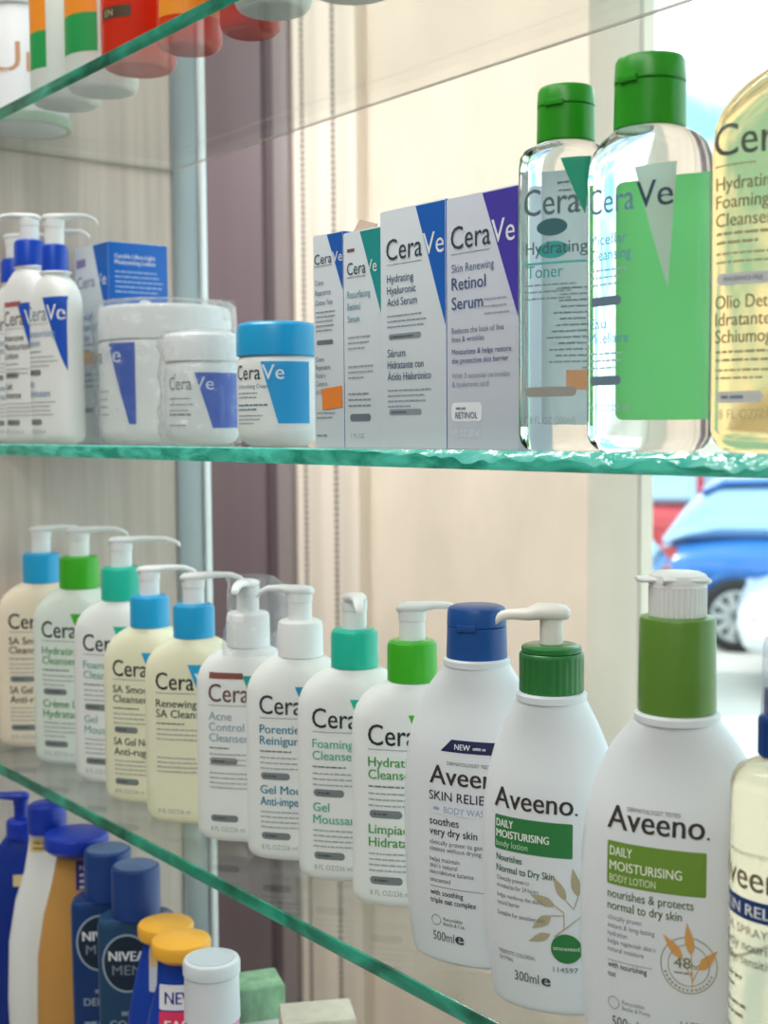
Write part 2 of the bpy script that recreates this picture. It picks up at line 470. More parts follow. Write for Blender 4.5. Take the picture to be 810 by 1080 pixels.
# ------------------------------------------------------------ glass shelves
GFACE = thin_glass('shelf_glass_face', (0.965, 0.988, 0.978, 1), 1.5)
GEDGE = glow_through('shelf_glass_edge', '#2fb497', 0.55, 0.16, 0.16, '#0b6a52', (22, 10, 60), 0.25)
GEDGE_LIT = glow_through('backlight_tinted_glass_edge', '#5fe0c8', 0.6, 0.14, 0.16, '#1f9f86', (40, 10, 120), 0.3)  # same glass as the other edges, backlight put into a brighter colour
GARR = mat('ground_glass_arris', '#a8a39a', 0.4)
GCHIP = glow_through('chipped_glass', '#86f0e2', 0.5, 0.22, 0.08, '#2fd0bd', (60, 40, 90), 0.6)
SH = [('upper', 0.2557), ('mid', -0.0108), ('low', -0.2800), ('bottom', -0.5475)]
ST = 0.0091
SLAB = {'upper': 'clear glass shelf high up, seen from below with orange bottles on it',
        'mid': 'clear glass shelf at eye level with thick chipped turquoise front edge',
        'low': 'clear glass shelf carrying the long row of white pump bottles',
        'bottom': 'lowest clear glass shelf carrying the dark blue bottles and soap boxes'}
SX0, SX1, SY0, SY1 = -1.1345, 0.28, 0.4079, 0.6218
def shelf(key, ztop):
    root = thing('glass_shelf', SLAB[key], 'shelf', (0, 0, Z(ztop)), 0, 'glass shelves of the display')
    e = 0.0012 if key != 'mid' else 0.004
    # pane with slightly arrised edges: two material slots
    P = [[(SX0, SY0+e, 0), (SX1, SY0+e, 0), (SX1, SY1, 0), (SX0, SY1, 0)],
         [(SX0, SY0+e, -ST), (SX1, SY0+e, -ST), (SX1, SY1, -ST), (SX0, SY1, -ST)]]
    v = P[0]+P[1]
    o = mk('glass_pane', v, [(0, 1, 2, 3), (7, 6, 5, 4), (1, 5, 6, 2), (2, 6, 7, 3), (3, 7, 4, 0)], GFACE, root, 0)
    boxm('back_arris', SX0, SX1, SY1-0.0012, SY1, -ST, -ST+0.0016, GARR, root)
    boxm('end_arris', SX0, SX0+0.0012, SY0+0.004, SY1-0.0015, -ST, -ST+0.0016, GARR, root)
    # front edge: green glass; the eye-level shelf has backlight painted in, and its top arris is chipped away in a jagged, wavy bevel
    nx = 760 if key == 'mid' else 120
    V, F, CV, CF = [], [], [], []
    for i in range(nx+1):
        x = SX0+(SX1-SX0)*i/nx
        amt = min(1, max(0, (x+0.56)/0.10)) if key == 'mid' else 0.0
        wob = noise.noise(Vector((x*60, 1.3, 3.1)))+0.6*noise.noise(Vector((x*150, 7.7, 0.4)))
        zb = 0.10+amt*max(0.08, 0.42+0.55*wob)
        zb = min(zb, 0.92); back = 0.0012+amt*0.0022*(1+0.6*noise.noise(Vector((x*80, 2, 8))))
        for k in range(4):                                   # bevel from the top face down to the jagged line
            t = k/3
            rip = amt*0.0007*noise.noise(Vector((x*190, t*3, 5))) if k in (1, 2) else 0
            CV.append((x, SY0+back*(1-t)**1.5+rip, -ST*zb*t))
        for k in range(5):                                   # flat edge face below
            t = k/4; q = zb+(1-zb)*t
            d = 0.0012 if k == 4 else 0.0
            if amt and 0 < k < 4: d = amt*0.0009*abs(noise.noise(Vector((x*40, q*3, 2))))
            V.append((x, SY0+d, -ST*q))
    for i in range(nx):
        for k in range(3):
            a = i*4+k; CF.append((a, a+1, a+5, a+4))
        for k in range(4):
            a = i*5+k; F.append((a, a+1, a+6, a+5))
    fo = flat('front_edge', V, F, GEDGE_LIT if key == 'mid' else GEDGE, root)
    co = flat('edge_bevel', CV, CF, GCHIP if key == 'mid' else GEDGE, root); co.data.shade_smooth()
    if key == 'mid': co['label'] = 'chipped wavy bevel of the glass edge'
    fo['label'] = 'green front edge of the glass'
    fo.data.shade_smooth()
    return root
for k, z in SH: shelf(k, z)
ZU, ZM, ZL, ZB = (Z(z) for _, z in SH)

# ------------------------------------------------------------ roller-blind bead chain
ch = thing('bead_chain', 'grey beaded pull chain loop hanging in front of the cream pilaster', 'chain', (0, 0, 0.35))
CHM = mat('grey_bead_plastic', '#45423f', 0.4)
for cx in (-2.132, -2.030):
    rb = bmesh.new(); bmesh.ops.create_icosphere(rb, subdivisions=1, radius=0.0047)
    bv = [v.co.copy() for v in rb.verts]; bf = [tuple(v.index for v in f.verts) for f in rb.faces]; rb.free()
    V, F = [], []
    for k in range(208):
        o = len(V); zc = 0.03+k*0.0116
        V += [(cx+p.x, 1.452+p.y, zc+p.z) for p in bv]; F += [tuple(i+o for i in q) for q in bf]
    st = mk('bead_strand', V, F, CHM, ch, 60)
    N = 6; rr = [[(cx+0.0008*math.cos(2*math.pi*i/N), 1.452+0.0008*math.sin(2*math.pi*i/N), z) for i in range(N)] for z in (0.0, 2.44)]
    v, f = loft_vf(rr); mk('cord', v, f, CHM, st, 60)
boxm('bracket', -2.147, -2.015, 1.440, 1.475, 2.43, 2.45, CHM, ch)
boxm('lower_pulley', -2.147, -2.015, 1.445, 1.475, 0.0, 0.03, CHM, ch)

# ------------------------------------------------------------ pumps and caps
def spout(name, z, material, parent, ang, back=9, tip=36, hw=7.5, th=3.0, rise=2.0, droop=4.0):
    """flat beak-shaped pump head; ang = local direction of the nozzle"""
    st = [(-back, 0.0, hw*0.55, th*0.45), (-back+2, 0.4, hw*0.9, th*0.85), (-back*0.3, 0.8, hw, th), (back*0.7, 1.0, hw*0.95, th),
          (tip*0.45, rise, hw*0.62, th*0.75), (tip*0.75, rise*0.9, hw*0.45, th*0.62), (tip*0.93, rise*0.3-droop*0.3, hw*0.38, th*0.6),
          (tip, -droop*0.7, hw*0.33, th*0.6), (tip+0.8, -droop, hw*0.25, th*0.4)]
    rings = []; ca, sa = math.cos(ang), math.sin(ang)
    for s, dz, w, h in st:
        ring = []
        for px, pz in sect(w, h, 2.6, 16):
            ring.append(((s*ca-px*sa)/1000, (s*sa+px*ca)/1000, (z+dz+pz)/1000))
        rings.append(ring)
    v, f = loft_vf(rings)
    return mk(name, v, f, material, parent, 50)

def world_dir(yaw, deg):          # local angle of a world direction
    return R(deg-yaw)

def pump(root, z, collar_mat, head_mat, ang, cr=14.8, chh=24, sr=7.6, sh=19, tip=36, droop=4, ribs=0, hw=7.5, th=3.0):
    lathe('neck', [(z-4, cr-2.5), (z+2, cr-2.5)], head_mat if head_mat else WHITE, root)
    lathe('collar', [(z, cr-0.8), (z+0.6, cr), (z+chh-4, cr-0.1), (z+chh-1.5, cr-0.8), (z+chh-0.4, cr-2.2), (z+chh, cr-4)], collar_mat, root, 40, smooth=30)
    st = lathe('pump_stem', [(z+chh-0.5, sr), (z+chh+sh-6, sr), (z+chh+sh-5.5, sr+0.5), (z+chh+sh, sr+0.6)], head_mat, root, 28)
    spout('pump_spout', z+chh+sh+1.2, head_mat, root, ang, back=sr+1.5, tip=tip, droop=droop, hw=hw, th=th)

# ------------------------------------------------------------ flat oval skincare pump bottles
def cv_prof(a=36.0, b=18.0, h=132.0, k=1.0):
    rows = [(0, a-7, b-6, 2.6), (0.8, a-4.5, b-3.5, 2.7), (2.5, a-2, b-1.5, 2.8), (5.5, a-0.4, b-0.2, 2.9), (9, a, b, 3.0), (30, a, b, 3.0), (60, a, b, 3.0),
            (90, a, b, 3.0), (h-24, a-0.4, b, 2.9), (h-19, a-1.2, b-0.1, 2.8), (h-14, a-3.0, b-0.4, 2.6), (h-9, a-6.5, b-1.0, 2.4), (h-5, a-11, b-1.8, 2.2),
            (h-2, a-15.5, b-3, 2.1), (h, 16, min(14, b-2), 2.0), (h+1.0, 13.2, min(13, b-2.5), 2.0)]
    return Prof([(z*k, A*k, B*k, n) for z, A, B, n in rows])

DARK, GREY, LGREY = '#26313a', '#6d777c', '#a4abae'
PILL = '#7d8688'
def cv_label(P, k, tri, l1, c1, l2, c2, logo=DARK, bar=None, x0=-24.0, fl='8 FL OZ/236 ml', pills=True, pillc=PILL, size1=5.4):
    q = lambda v: v*k
    if bar: P.rect(bar, q(x0+0.5), q(112.5), q(24), q(4.2))
    if tri: P.poly(tri, [(q(0), q(115)), (q(23.5), q(115)), (q(23.5), q(57))])
    v0 = 'Cera'
    P.t(logo, 'Cera', q(x0), q(97), q(12), q(28.5), 0.006, 'brand_lettering')
    P.t('#f4f7f7' if tri else logo, 'Ve', q(x0+29.3), q(97), q(12), q(17.5), 0.006, 'brand_lettering')
    P.rect(LGREY, q(x0), q(94.2), q(30), q(0.5), part='fine_print', eps=0.3)
    z = 84.5
    for s in l1:
        P.t(c1, s, q(x0), q(z), q(size1), None, 0.012, right=q(24)); z -= size1*1.3+0.3
    z += size1*0.45
    P.fine(GREY, q(x0), q(z), q(30), 1, 3, q(0.9), 1)
    P.fine(LGREY, q(x0), q(z-4.2), q(40), 3, q(3.5), q(0.9), 2)
    if pills:
        P.rect(pillc, q(x0+0.5), q(54.2), q(19.5), q(4.6), q(2.2)); P.fine('#4d5659', q(x0+3), q(56), q(14), 1, 3, q(1.1), 5)
    z = 47.0
    for s in l2:
        P.t(c2, s, q(x0), q(z-2), q(size1), None, 0.012, right=q(24)); z -= 7.6
    P.fine(LGREY, q(x0), q(z+0.8), q(38), 4, q(3.3), q(0.9), 3)
    if pills:
        P.rect(pillc, q(x0+0.5), q(15), q(19.5), q(4.6), q(2.2)); P.fine('#4d5659', q(x0+3), q(16.8), q(14), 1, 3, q(1.1), 6)
    P.t(LGREY, fl, q(x0+0.5), q(8.5), q(3.0), q(24))

GRP_C = 'flat oval skincare pump bottles on the lower shelf'
def cv_bottle(x, y, z, yaw, label, bmat, cmat, spdeg, tri, l1, c1, l2, c2, k=1.0, a=36, b=17, h=132, logo=DARK, bar=None, head=WHITE, tip=36, droop=4,
              group=GRP_C, fl='8 FL OZ/236 ml', chh=24, sh=17, cr=14.8, x0=-24.0, pills=True, name='pump_bottle'):
    root = thing(name, label, 'bottle', (x, y, z), yaw, group)
    pr = cv_prof(a, b, h, k)
    body('bottle_body', pr, bmat, root)
    pump(root, (h+0.5)*k, cmat, head, world_dir(yaw, spdeg), cr*k, chh*k, 7.6*k, sh*k, tip*k, droop)
    P = Print(root, pr.front)
    cv_label(P, k, tri, l1, c1, l2, c2, logo, bar, x0, fl, pills)
    P.done()
    return root

BLUEC = mat('sky_blue_collar', '#22a3da', 0.3)
GREENC = mat('leaf_green_collar', '#3fb224', 0.3)
TEALC = mat('teal_collar', '#23bda2', 0.3)
ROYAL = mat('royal_blue_collar', '#0f47c0', 0.3)
WCOL = mat('white_collar', '#f4f6f6', 0.35)
Rt, Lf = 52.0, 232.0            # nozzle directions: along the row to the right, to the left

cv_bottle(-1.105, .468, ZL, 55, 'cream tinted pump bottle with sky blue collar, leftmost in the pump bottle row', CREAM, BLUEC, Rt+5, '#22a3da',
          ['SA Smoothing', 'Cleanser'], '#4f4a42', ['SA Gel Nettoyant', 'Anti-rugosités'], '#4f4a42', k=1.1)
cv_bottle(-1.022, .466, ZL, 40, 'white pump bottle with green collar and green lettering, second from the wood panel', GREENISH, GREENC, Rt+5, '#3fb224',
          ['Hydrating', 'Cleanser'], '#58a06a', ['Crème Lavante', 'Hydratante'], '#4a9a5e', k=1.12)
cv_bottle(-0.948, .468, ZL, 40, 'white pump bottle with teal collar between green collar and yellowish bottles', MILK, TEALC, Rt, '#23bda2',
          ['Foaming', 'Cleanser'], '#7fb6b4', ['Gel', 'Moussant'], '#7fb6b4', k=1.1, tip=42)
cv_bottle(-0.884, .459, ZL, 39, 'pale yellow pump bottle with blue collar reading SA Smoothing Cleanser', YELLOWISH, BLUEC, Rt, '#22a3da',
          ['SA Smoothing', 'Cleanser'], '#4d5a4c', ['SA Gel Nettoyant', 'Anti-rugosités'], '#4d5a4c')
cv_bottle(-0.819, .460, ZL, 43, 'pale yellow pump bottle with blue collar reading Renewing SA Cleanser', YELLOWISH, BLUEC, Rt+2, '#22a3da',
          ['Renewing', 'SA Cleanser'], '#54615a', [], '#54615a', pills=False)
ac = cv_bottle(-0.759, .468, ZL, 43, 'white Acne Control Cleanser pump bottle with film-wrapped white pump', MILK, WCOL, 312, '#22a39a',
          ['Acne', 'Control', 'Cleanser'], '#9cb3c4', [], '#9cb3c4', logo='#6a4a42', bar='#8a5048', tip=30, droop=2)
cv_bottle(-0.7045, .474, ZL, 43, 'white pump bottle with white collar and blue German lettering, spout to the left', MILK, WCOL, Lf-6, '#1f8fb8',
          ['Porentiefe', 'Reinigung'], '#2f86a6', ['Gel Moussant', 'Anti-imperfections'], '#2f86a6', tip=28)
cv_bottle(-0.6505, .478, ZL, 43, 'white Foaming Cleanser pump bottle with teal collar and short forward spout', MILK, TEALC, 330, '#23bda2',
          ['Foaming', 'Cleanser'], '#62b59a', ['Gel', 'Moussant'], '#62b59a', tip=26, droop=5)
cv_bottle(-0.5935, .478, ZL, 43, 'white pump bottle with bright green collar beside the blue-capped body wash', MILK, GREENC, Rt-8, '#3fb224',
          ['Hydrating', 'Cleanser'], '#4f9e4e', ['Limpiador', 'Hidratante'], '#4f9e4e', tip=30, droop=6)

# crumpled film standing up around the wrapped pump
def crumple(name, root, rows, N=48, amp=3.0, seed=1, material=FILM, part_label=None, freq=0.09):
    rings = []
    fineR = []
    for p, q in zip(rows, rows[1:]):
        for k in range(4): fineR.append(tuple(p[i]+(q[i]-p[i])*k/4 for i in range(4)))
    rows = fineR+[rows[-1]]
    for z, r, ox, oy in rows:
        ring = []
        for i in range(N):
            t = 2*math.pi*i/N
            d = (noise.noise(Vector((math.cos(t)*r*freq, math.sin(t)*r*freq, z*freq*0.7+seed*7)))+0.45*noise.noise(Vector((math.cos(t)*r*freq*3, math.sin(t)*r*freq*3, z*freq*2+seed*5))))*amp
            d = max(d, -0.35*amp)
            ring.append(((ox+(r+d)*math.cos(t))/1000, (oy+(r+d)*math.sin(t))/1000, z/1000))
        rings.append(ring)
    v = [p for r in rings for p in r]; f = []
    for k in range(len(rings)-1):
        for i in range(N):
            j = (i+1) % N; f.append((k*N+i, k*N+j, (k+1)*N+j, (k+1)*N+i))
    o = mk(name, v, f, material, root, 12)
    if part_label: o['label'] = part_label
    return o
crumple('film_wrap', ac, [(128, 20, 0, 0), (140, 19, 2, 2), (152, 21, 5, 6), (164, 20, 6, 8), (174, 19, 4, 6), (180, 15, 0, 2)], amp=4, seed=2,
        part_label='clear crumpled film around the pump')

# ------------------------------------------------------------ oat lotion bottles
def av_prof(rows, bk, neck):
    z = [(r[0], r[1], r[1]*bk if i > 0 else r[1]*bk, 2.15) for i, r in enumerate(rows)]
    rws = smooth_rows(z, 4)
    zt = rows[-1][0]
    for i in range(len(rws)):         # section grows round towards the neck
        t = min(1, max(0, (zt-rws[i][0])/45.0)); t = t*t*(3-2*t)
        zc, A, B, n = rws[i]
        rws[i] = (zc, A, min(A, neck*(1-t)+A*bk*t) if t < 1 else A*bk, 2.0+0.2*t)
    return Prof(rws)
def aveeno_word(P, x, z, h, w, c='#3a3630'):
    P.t(c, 'Aveeno', x, z, h, w*0.95, 0.013, 'brand_lettering')
    P.oval(c, x+w*0.985, z+0.5, 0.6, 0.6, 'brand_lettering', 0.3)

GRP_A = 'oat lotion bottles on the lower shelf'
# body wash with blue flip cap
b10 = thing('body_wash_bottle', 'white body wash bottle with dark blue flip cap and SKIN RELIEF lettering', 'bottle', (-.511, .455, ZL), 27, GRP_A)
pr = av_prof([(0, 31), (1, 33), (4, 35.5), (20, 38), (45, 40), (75, 40.5), (100, 39.5), (120, 36.5), (135, 31.5), (146, 25), (153, 19.5), (157, 17.2)], 0.58, 17)
body('bottle_body', pr, AVW, b10)
lathe('neck_ring', [(155.5, 16), (156, 17.6), (159, 17.6), (160, 16)], AVW, b10)
NAVY = mat('dark_blue_flip_cap', '#1a4f96', 0.35)
cp = lathe('flip_cap', [(159.5, 15.6), (160, 16), (176, 15.6), (176.4, 15.2)], NAVY, b10, 40)
lathe('cap_lid', [(176.6, 15.3), (177, 15.7), (184, 15.4), (186, 14.6), (187, 12.5)], NAVY, b10, 40)
boxm('thumb_tab', -5, 5, -16.6, -14.0, 175, 178.5, NAVY, cp, 0.6, True)
P = Print(b10, pr.front)
P.poly('#1d2550', [(-12, 113.5), (24, 113.5), (22, 119.8), (-6, 119.8)]); P.t('#e8ecf2', 'NEW', -4, 115, 2.8, 8.5, 0.02); P.fine('#b9bfd2', 6, 115.5, 13, 1, 3, 1.2)
P.t('#6d6a66', 'DERMATOLOGIST TESTED', -8, 106.8, 1.7, 26); aveeno_word(P, -18, 96.5, 9.5, 46)
P.t('#3b4046', 'SKIN RELIEF', -18.3, 88, 4.6, 34, 0.008)
P.rect('#dfe6ee', -18.5, 80.6, 38, 5.6); P.t('#9fb0cc', 'BODY WASH', -9.5, 81.8, 3.2, 25); P.oval('#9fb0cc', -14, 83.4, 2, 1)
P.t('#3b4046', 'soothes', -18, 75, 4.0, 17, 0.012); P.t('#3b4046', 'very dry skin', -18, 69.6, 4.0, 27, 0.012)
P.t('#6d7276', 'clinically proven to gently', -18, 64.6, 2.4, 33); P.t('#6d7276', 'cleanse without drying', -18, 61.2, 2.4, 29)
P.t('#6d7276', 'helps maintain', -18, 55.6, 2.4, 17.5); P.t('#6d7276', "skin's natural", -18, 52.2, 2.4, 16); P.t('#6d7276', 'microbiome balance', -18, 48.8, 2.4, 25)
P.t('#6d7276', 'unscented', -18, 44.6, 2.4, 12); P.rect('#9aa0a4', -18, 42, 36, 0.4, eps=0.3)
P.t('#3b4046', 'with soothing', -18, 37.6, 2.9, 19, 0.01); P.t('#3b4046', 'triple oat complex', -18, 33.4, 2.9, 26, 0.01)
P.ring('#8b9194', -14.8, 24, 2.9, 0.4); P.t('#6d7276', 'Recyclable', -10.5, 24.4, 1.8, 11); P.t('#6d7276', 'Bottle & Cap', -10.5, 21.8, 1.8, 12)
P.t('#6d7276', '500ml', -17, 13, 5.0, 12.5); P.t('#3b4046', 'e', -3.6, 13, 6.2, 4.2, 0.03); P.done()

# 300 ml lotion with pump turned to the left
b11 = thing('lotion_bottle', 'white lotion bottle with dark green collar, green circle emblem and cream pump', 'bottle', (-.447, .446, ZL), 27, GRP_A)
pr = av_prof([(0, 25), (1, 27), (4, 29), (18, 31.2), (40, 33.2), (65, 34.4), (90, 34.2), (110, 32), (126, 28), (138, 23), (146, 18.5), (150, 16.4)], 0.60, 16)
body('bottle_body', pr, AVW, b11)
lathe('neck_ring', [(148.5, 15.5), (149, 17.0), (152, 17.0), (153, 15.5)], AVW, b11)
DGREEN = mat('dark_green_collar', '#2f7a3d', 0.25)
ribbed('collar', 153, 172, 15.6, DGREEN, b11, 30, 0.35, 1.0)
lathe('collar_rim', [(172, 13.0), (172.4, 14.4), (174.6, 14.4), (175.4, 13.2), (176, 9)], DGREEN, b11)
lathe('pump_stem', [(174, 5.6), (189, 5.6)], WARMWHITE, b11)
spout('pump_spout', 190.5, WARMWHITE, b11, world_dir(27, Lf-4), back=9, tip=26, hw=8, th=4.0, rise=-0.5, droop=4)
P = Print(b11, pr.front)
aveeno_word(P, -23.4, 98.5, 9.5, 42)
GB = '#2f7d43'
P.rect(GB, -23, 78, 39.5, 16.5, 0.8); P.t('#eef4ee', 'DAILY', -22, 89.0, 3.6, 9.2, 0.02); P.t('#eef4ee', 'MOISTURISING', -22, 84.0, 3.6, 27.5, 0.02); P.t('#bfe0c4', 'body lotion', -22, 79.6, 2.9, 17)
P.t('#3f6b48', 'Nourishes', -22, 72.6, 3.3, 14, 0.014); P.t('#3f6b48', 'Normal to Dry Skin', -22, 67.2, 3.3, 30, 0.014)
for i, s_ in enumerate(('Clinically proven to', 'moisturise for 24 hours')): P.t('#6f7a70', s_, -21.7, 63.0-i*3.6, 2.2, (17.5, 22)[i])
for i, s_ in enumerate(("helps reinforce the skin's", 'natural barrier')): P.t('#6f7a70', s_, -21.7, 54.6-i*3.6, 2.2, (24, 12.5)[i])
P.t('#6f7a70', 'Suitable for sensitive skin', -21.7, 45.8, 2.2, 25)
LF = '#b3aa8b'
for x, z, l, w, an in ((13.5, 58, 13, 4.2, 118), (19, 60, 14, 4.5, 100), (8.5, 55, 13, 4.6, 162), (6.5, 50, 12, 4.8, 218), (6, 41, 12, 4.0, 205), (24, 52, 12, 4.0, 80)):
    P.leaf(LF, x, z, l, w, an)
for q in ((13.5, 58, 17, 54), (8.5, 55, 12.5, 52), (12.5, 52, 12.5, 44), (6.5, 50, 12.3, 50.5), (8, 40, 22, 52), (17, 54, 19, 60)): P.line(LF, *q, 0.5, 'leaf_emblem')
P.oval(GB, 13.4, 34.4, 7.2, 7.2, 'emblem', 0.34)
P.surf = lambda x, z, e: pr.front(x, z, e+0.15)
P.t('#d7ead9', 'unscented', 7.4, 33.6, 2.0, 12, 0.01)
P.t('#6f7a70', '114597', 7.2, 22.8, 2.4, 11.5); P.t('#6f7a70', 'PREBIOTIC COLLOIDAL', -21, 26.8, 1.9, 19.5); P.t('#6f7a70', 'OATMEAL', -21, 23.6, 1.9, 8)
P.t('#566058', '300ml', -12.5, 15.2, 4.6, 12.5); P.t('#3f463f', 'e', 1.5, 15.0, 5.6, 4, 0.03); P.done()

# 500 ml lotion, the largest
b12 = thing('lotion_bottle', 'large white lotion bottle with tall olive green collar and white ribbed pump', 'bottle', (-.3665, .4415, ZL), 28, GRP_A); b12.scale = (.953, .953, 1.0)
pr = av_prof([(0, 36), (1, 38), (4, 40), (15, 41.5), (35, 43), (65, 44), (92, 43.4), (114, 40.5), (130, 35.5), (142, 29), (150, 22.5), (154.5, 18.6)], 0.56, 18)
body('bottle_body', pr, AVW, b12, 64)
lathe('neck_ring', [(153, 17), (153.6, 19.2), (156.5, 19.2), (157.6, 17)], AVW, b12)
OLIVE = mat('olive_green_collar', '#5f8a35', 0.3, sss=0.1)
lathe('collar', [(157.5, 17.0), (158, 17.5), (197, 17.0), (198.2, 16.4), (198.6, 14)], OLIVE, b12, 48)
ribbed('pump_actuator', 198.4, 212.5, 13.0, WHITE, b12, 36, 0.45, 0.4)
sp = spout('pump_spout', 214, WHITE, b12, world_dir(28, Lf+2), back=13.5, tip=18, hw=13, th=2.2, rise=0.6, droop=-1)
lathe('actuator_top', [(212.4, 12.9), (214, 13.2), (216.5, 12.6), (217.6, 10)], WHITE, b12)
P = Print(b12, lambda x, z, e: pr.front(x, z+8.5, e))
P.t('#6d6a66', 'DERMATOLOGIST TESTED', -17.5, 108.2, 1.7, 24); aveeno_word(P, -26.8, 100, 9.8, 46)
GO = '#6f9636'
P.rect(GO, -26.6, 76, 44.6, 18.6, 0.8); P.t('#eef4e4', 'DAILY', -25.3, 88.6, 3.9, 10.6, 0.012); P.t('#eef4e4', 'MOISTURISING', -25.3, 82.4, 3.9, 33, 0.012); P.t('#dbe8c4', 'BODY LOTION', -25.3, 77.4, 3.1, 21.5, 0.006)
P.t('#657a4a', 'nourishes & protects', -26.2, 70.4, 3.7, 39, 0.008); P.t('#657a4a', 'normal to dry skin', -26.2, 65.2, 3.7, 34, 0.008)
for i, s_ in enumerate(('clinically proven', 'instant & long-lasting', 'hydration')): P.t('#8a9498', s_, -26, 60.6-i*3.5, 2.1, (16, 22, 9.5)[i])
for i, s_ in enumerate(("helps replenish skin's", 'natural moisture')): P.t('#8a9498', s_, -26, 50.2-i*3.5, 2.1, (22.5, 17)[i])
P.rect('#b7bdbf', -26, 42.6, 21, 0.35, eps=0.3); P.t('#5b6266', 'with nourishing', -26, 39.6, 2.5, 18.5, 0.008); P.t('#5b6266', 'oat', -26, 35.6, 2.5, 4)
P.ring('#a39a80', 10.8, 46.6, 12.2, 0.4); P.ring('#a39a80', 10.8, 46.6, 9.0, 0.35)
P.t('#7d8a68', '48', 4.6, 45.2, 4.6, 7.2, 0.006); P.t('#7d8a68', 'hr', 12.2, 45.2, 2.8, 3.2); P.fine('#a39a80', 4.6, 42.8, 10, 1, 3, 0.8)
for k in range(15):
    t = R(200+k*9.8); P.fine('#a39a80', 10.8+10.6*math.cos(t)-0.5, 46.6+10.6*math.sin(t)-0.5, 1.0, 1, 3, 0.9, k)
OL = '#dba35c'
for x, z, l, w, an in ((8.5, 49, 13, 4.2, 132), (12, 51, 14, 4.0, 98), (15, 45, 12, 4.4, 48)): P.leaf(OL, x, z, l, w, an)
for q in ((12.5, 37, 12, 51), (12.4, 41, 8.5, 49), (12.5, 40, 15, 45)): P.line(OL, *q, 0.4, 'leaf_emblem')
P.ring('#9aa2a6', -23.2, 24, 2.8, 0.35); P.t('#8a9498', 'Recyclable', -19, 24.4, 1.7, 10.5); P.t('#8a9498', 'Bottle & Pump', -19, 21.8, 1.7, 13)
P.t('#5b6266', '117018', 7.6, 19.8, 2.3, 13); P.t('#5b6266', '500ml', -24, 13.2, 5.0, 12.5); P.t('#33383a', 'e', -10.4, 13.2, 6.0, 4.2, 0.03); P.done()

# clear oil spray at the right
CLEARP = mat('clear_oil_bottle', '#f3ead2', 0.06, trans=0.7, ior=1.22)
b13 = thing('spray_bottle', 'clear oil spray bottle with navy pump collar and SKIN RELIEF band', 'bottle', (-.3055, .4335, ZL), 36, GRP_A)
pr = Prof([(0, 16, 16, 2), (1, 18.5, 18.5, 2), (4, 20.5, 20.5, 2), (8, 21, 21, 2), (60, 21, 21, 2), (110, 21, 21, 2), (139, 21, 21, 2), (143, 20.2, 20.2, 2), (146, 18, 18, 2), (148.5, 13, 13, 2), (149.5, 9.5, 9.5, 2), (152, 9.3, 9.3, 2)])
body('bottle_body', pr, CLEARP, b13)
NV = mat('navy_spray_collar', '#123f86', 0.3)
ribbed('collar', 151, 167, 10.8, NV, b13, 30, 0.3, 1.5)
lathe('spray_nozzle', [(167, 8.3), (167.5, 8.6), (177, 8.6), (178, 8)], NV, b13)
lathe('clear_overcap', [(167.2, 9.2), (167.6, 9.8), (194, 9.2), (197, 8.4), (198, 6)], thin_glass('clear_overcap', (0.92, 0.93, 0.97, 1), 1.45, 0.05, 0, 1, 0.2), b13)
P = Print(b13, lambda x, z, e: pr.wrap(x-13, z+3, e))
P.t('#7c7466', 'DERMATOLOGIST TESTED', -15, 111.4, 1.6, 24); aveeno_word(P, -24, 98.5, 10.5, 46, '#6f6044')
P.rect('#1e3d78', -27, 86.6, 50, 8.2); P.t('#eef0f4', 'SKIN RELIEF', -20, 88.4, 4.4, 36, 0.02)
P.t('#7c7466', 'OIL SPRAY', -17, 80.6, 3.4, 24); P.t('#5d574c', 'instantly nourishes', -24, 74.4, 3.8, 40, 0.01); P.t('#5d574c', 'very dry, sensitive skin', -24, 68.6, 3.8, 44, 0.01)
for k in range(3): P.fine('#8d8678', -22, 62-k*11, 22, 2, 4.2, 1.4, k)
P.ring('#a39a80', 2, 18, 10, 0.4)
for x, z, l, w, an in ((0, 20, 12, 4.2, 132), (4, 22, 13, 4.0, 98), (7, 17, 11, 4.4, 48)): P.leaf('#d0a870', x, z, l, w, an)
P.done()

# ------------------------------------------------------------ eye-level shelf: cartons
def carton(name, label, x0, x1, y0, dep, h, side_mat, front_mat, yaw=0, group=None, z=None):
    w = (x1-x0)*1000; d = dep*1000
    root = thing(name, label, 'box', ((x0+x1)/2, y0+dep/2, ZM if z is None else z), yaw, group)
    o = boxm('carton_body', -w/2, w/2, -d/2, d/2, 0, h, front_mat, root, 0.35, True)
    o.data.materials.append(side_mat)
    for p in o.data.polygons:
        if abs(p.normal.x) > 0.9: p.material_index = 1
    boxm('top_flap', -w/2+0.6, w/2-0.6, -d/2+0.4, d/2-0.6, h-0.2, h+0.45, front_mat, root, 0.15, True)
    P = Print(root, lambda x, zz, e: (x/1000, (-d/2-e)/1000, zz/1000))
    return root, P, w, d
CARD = mat('pearl_grey_card', '#dbe5ec', 0.38)
CARDV = mat('violet_card', '#4a3aa6', 0.4); CARDB = mat('blue_card', '#1268c8', 0.38); CARDT = mat('teal_card', '#17958f', 0.4)
GRP_B = 'serum cartons on the eye-level shelf'
def carton_logo(P, x, z, h, w, tri_pts, tri, dark='#3a4b58'):
    P.poly(tri, tri_pts)
    P.t(dark, 'Cera', x, z, h, w*0.63, 0.004, 'brand_lettering'); P.t('#eef3f8', 'Ve', x+w*0.65, z, h, w*0.35, 0.004, 'brand_lettering')
    P.rect('#93a0aa', x, z-2.6*h/11, w*0.62, 0.4, eps=0.3)

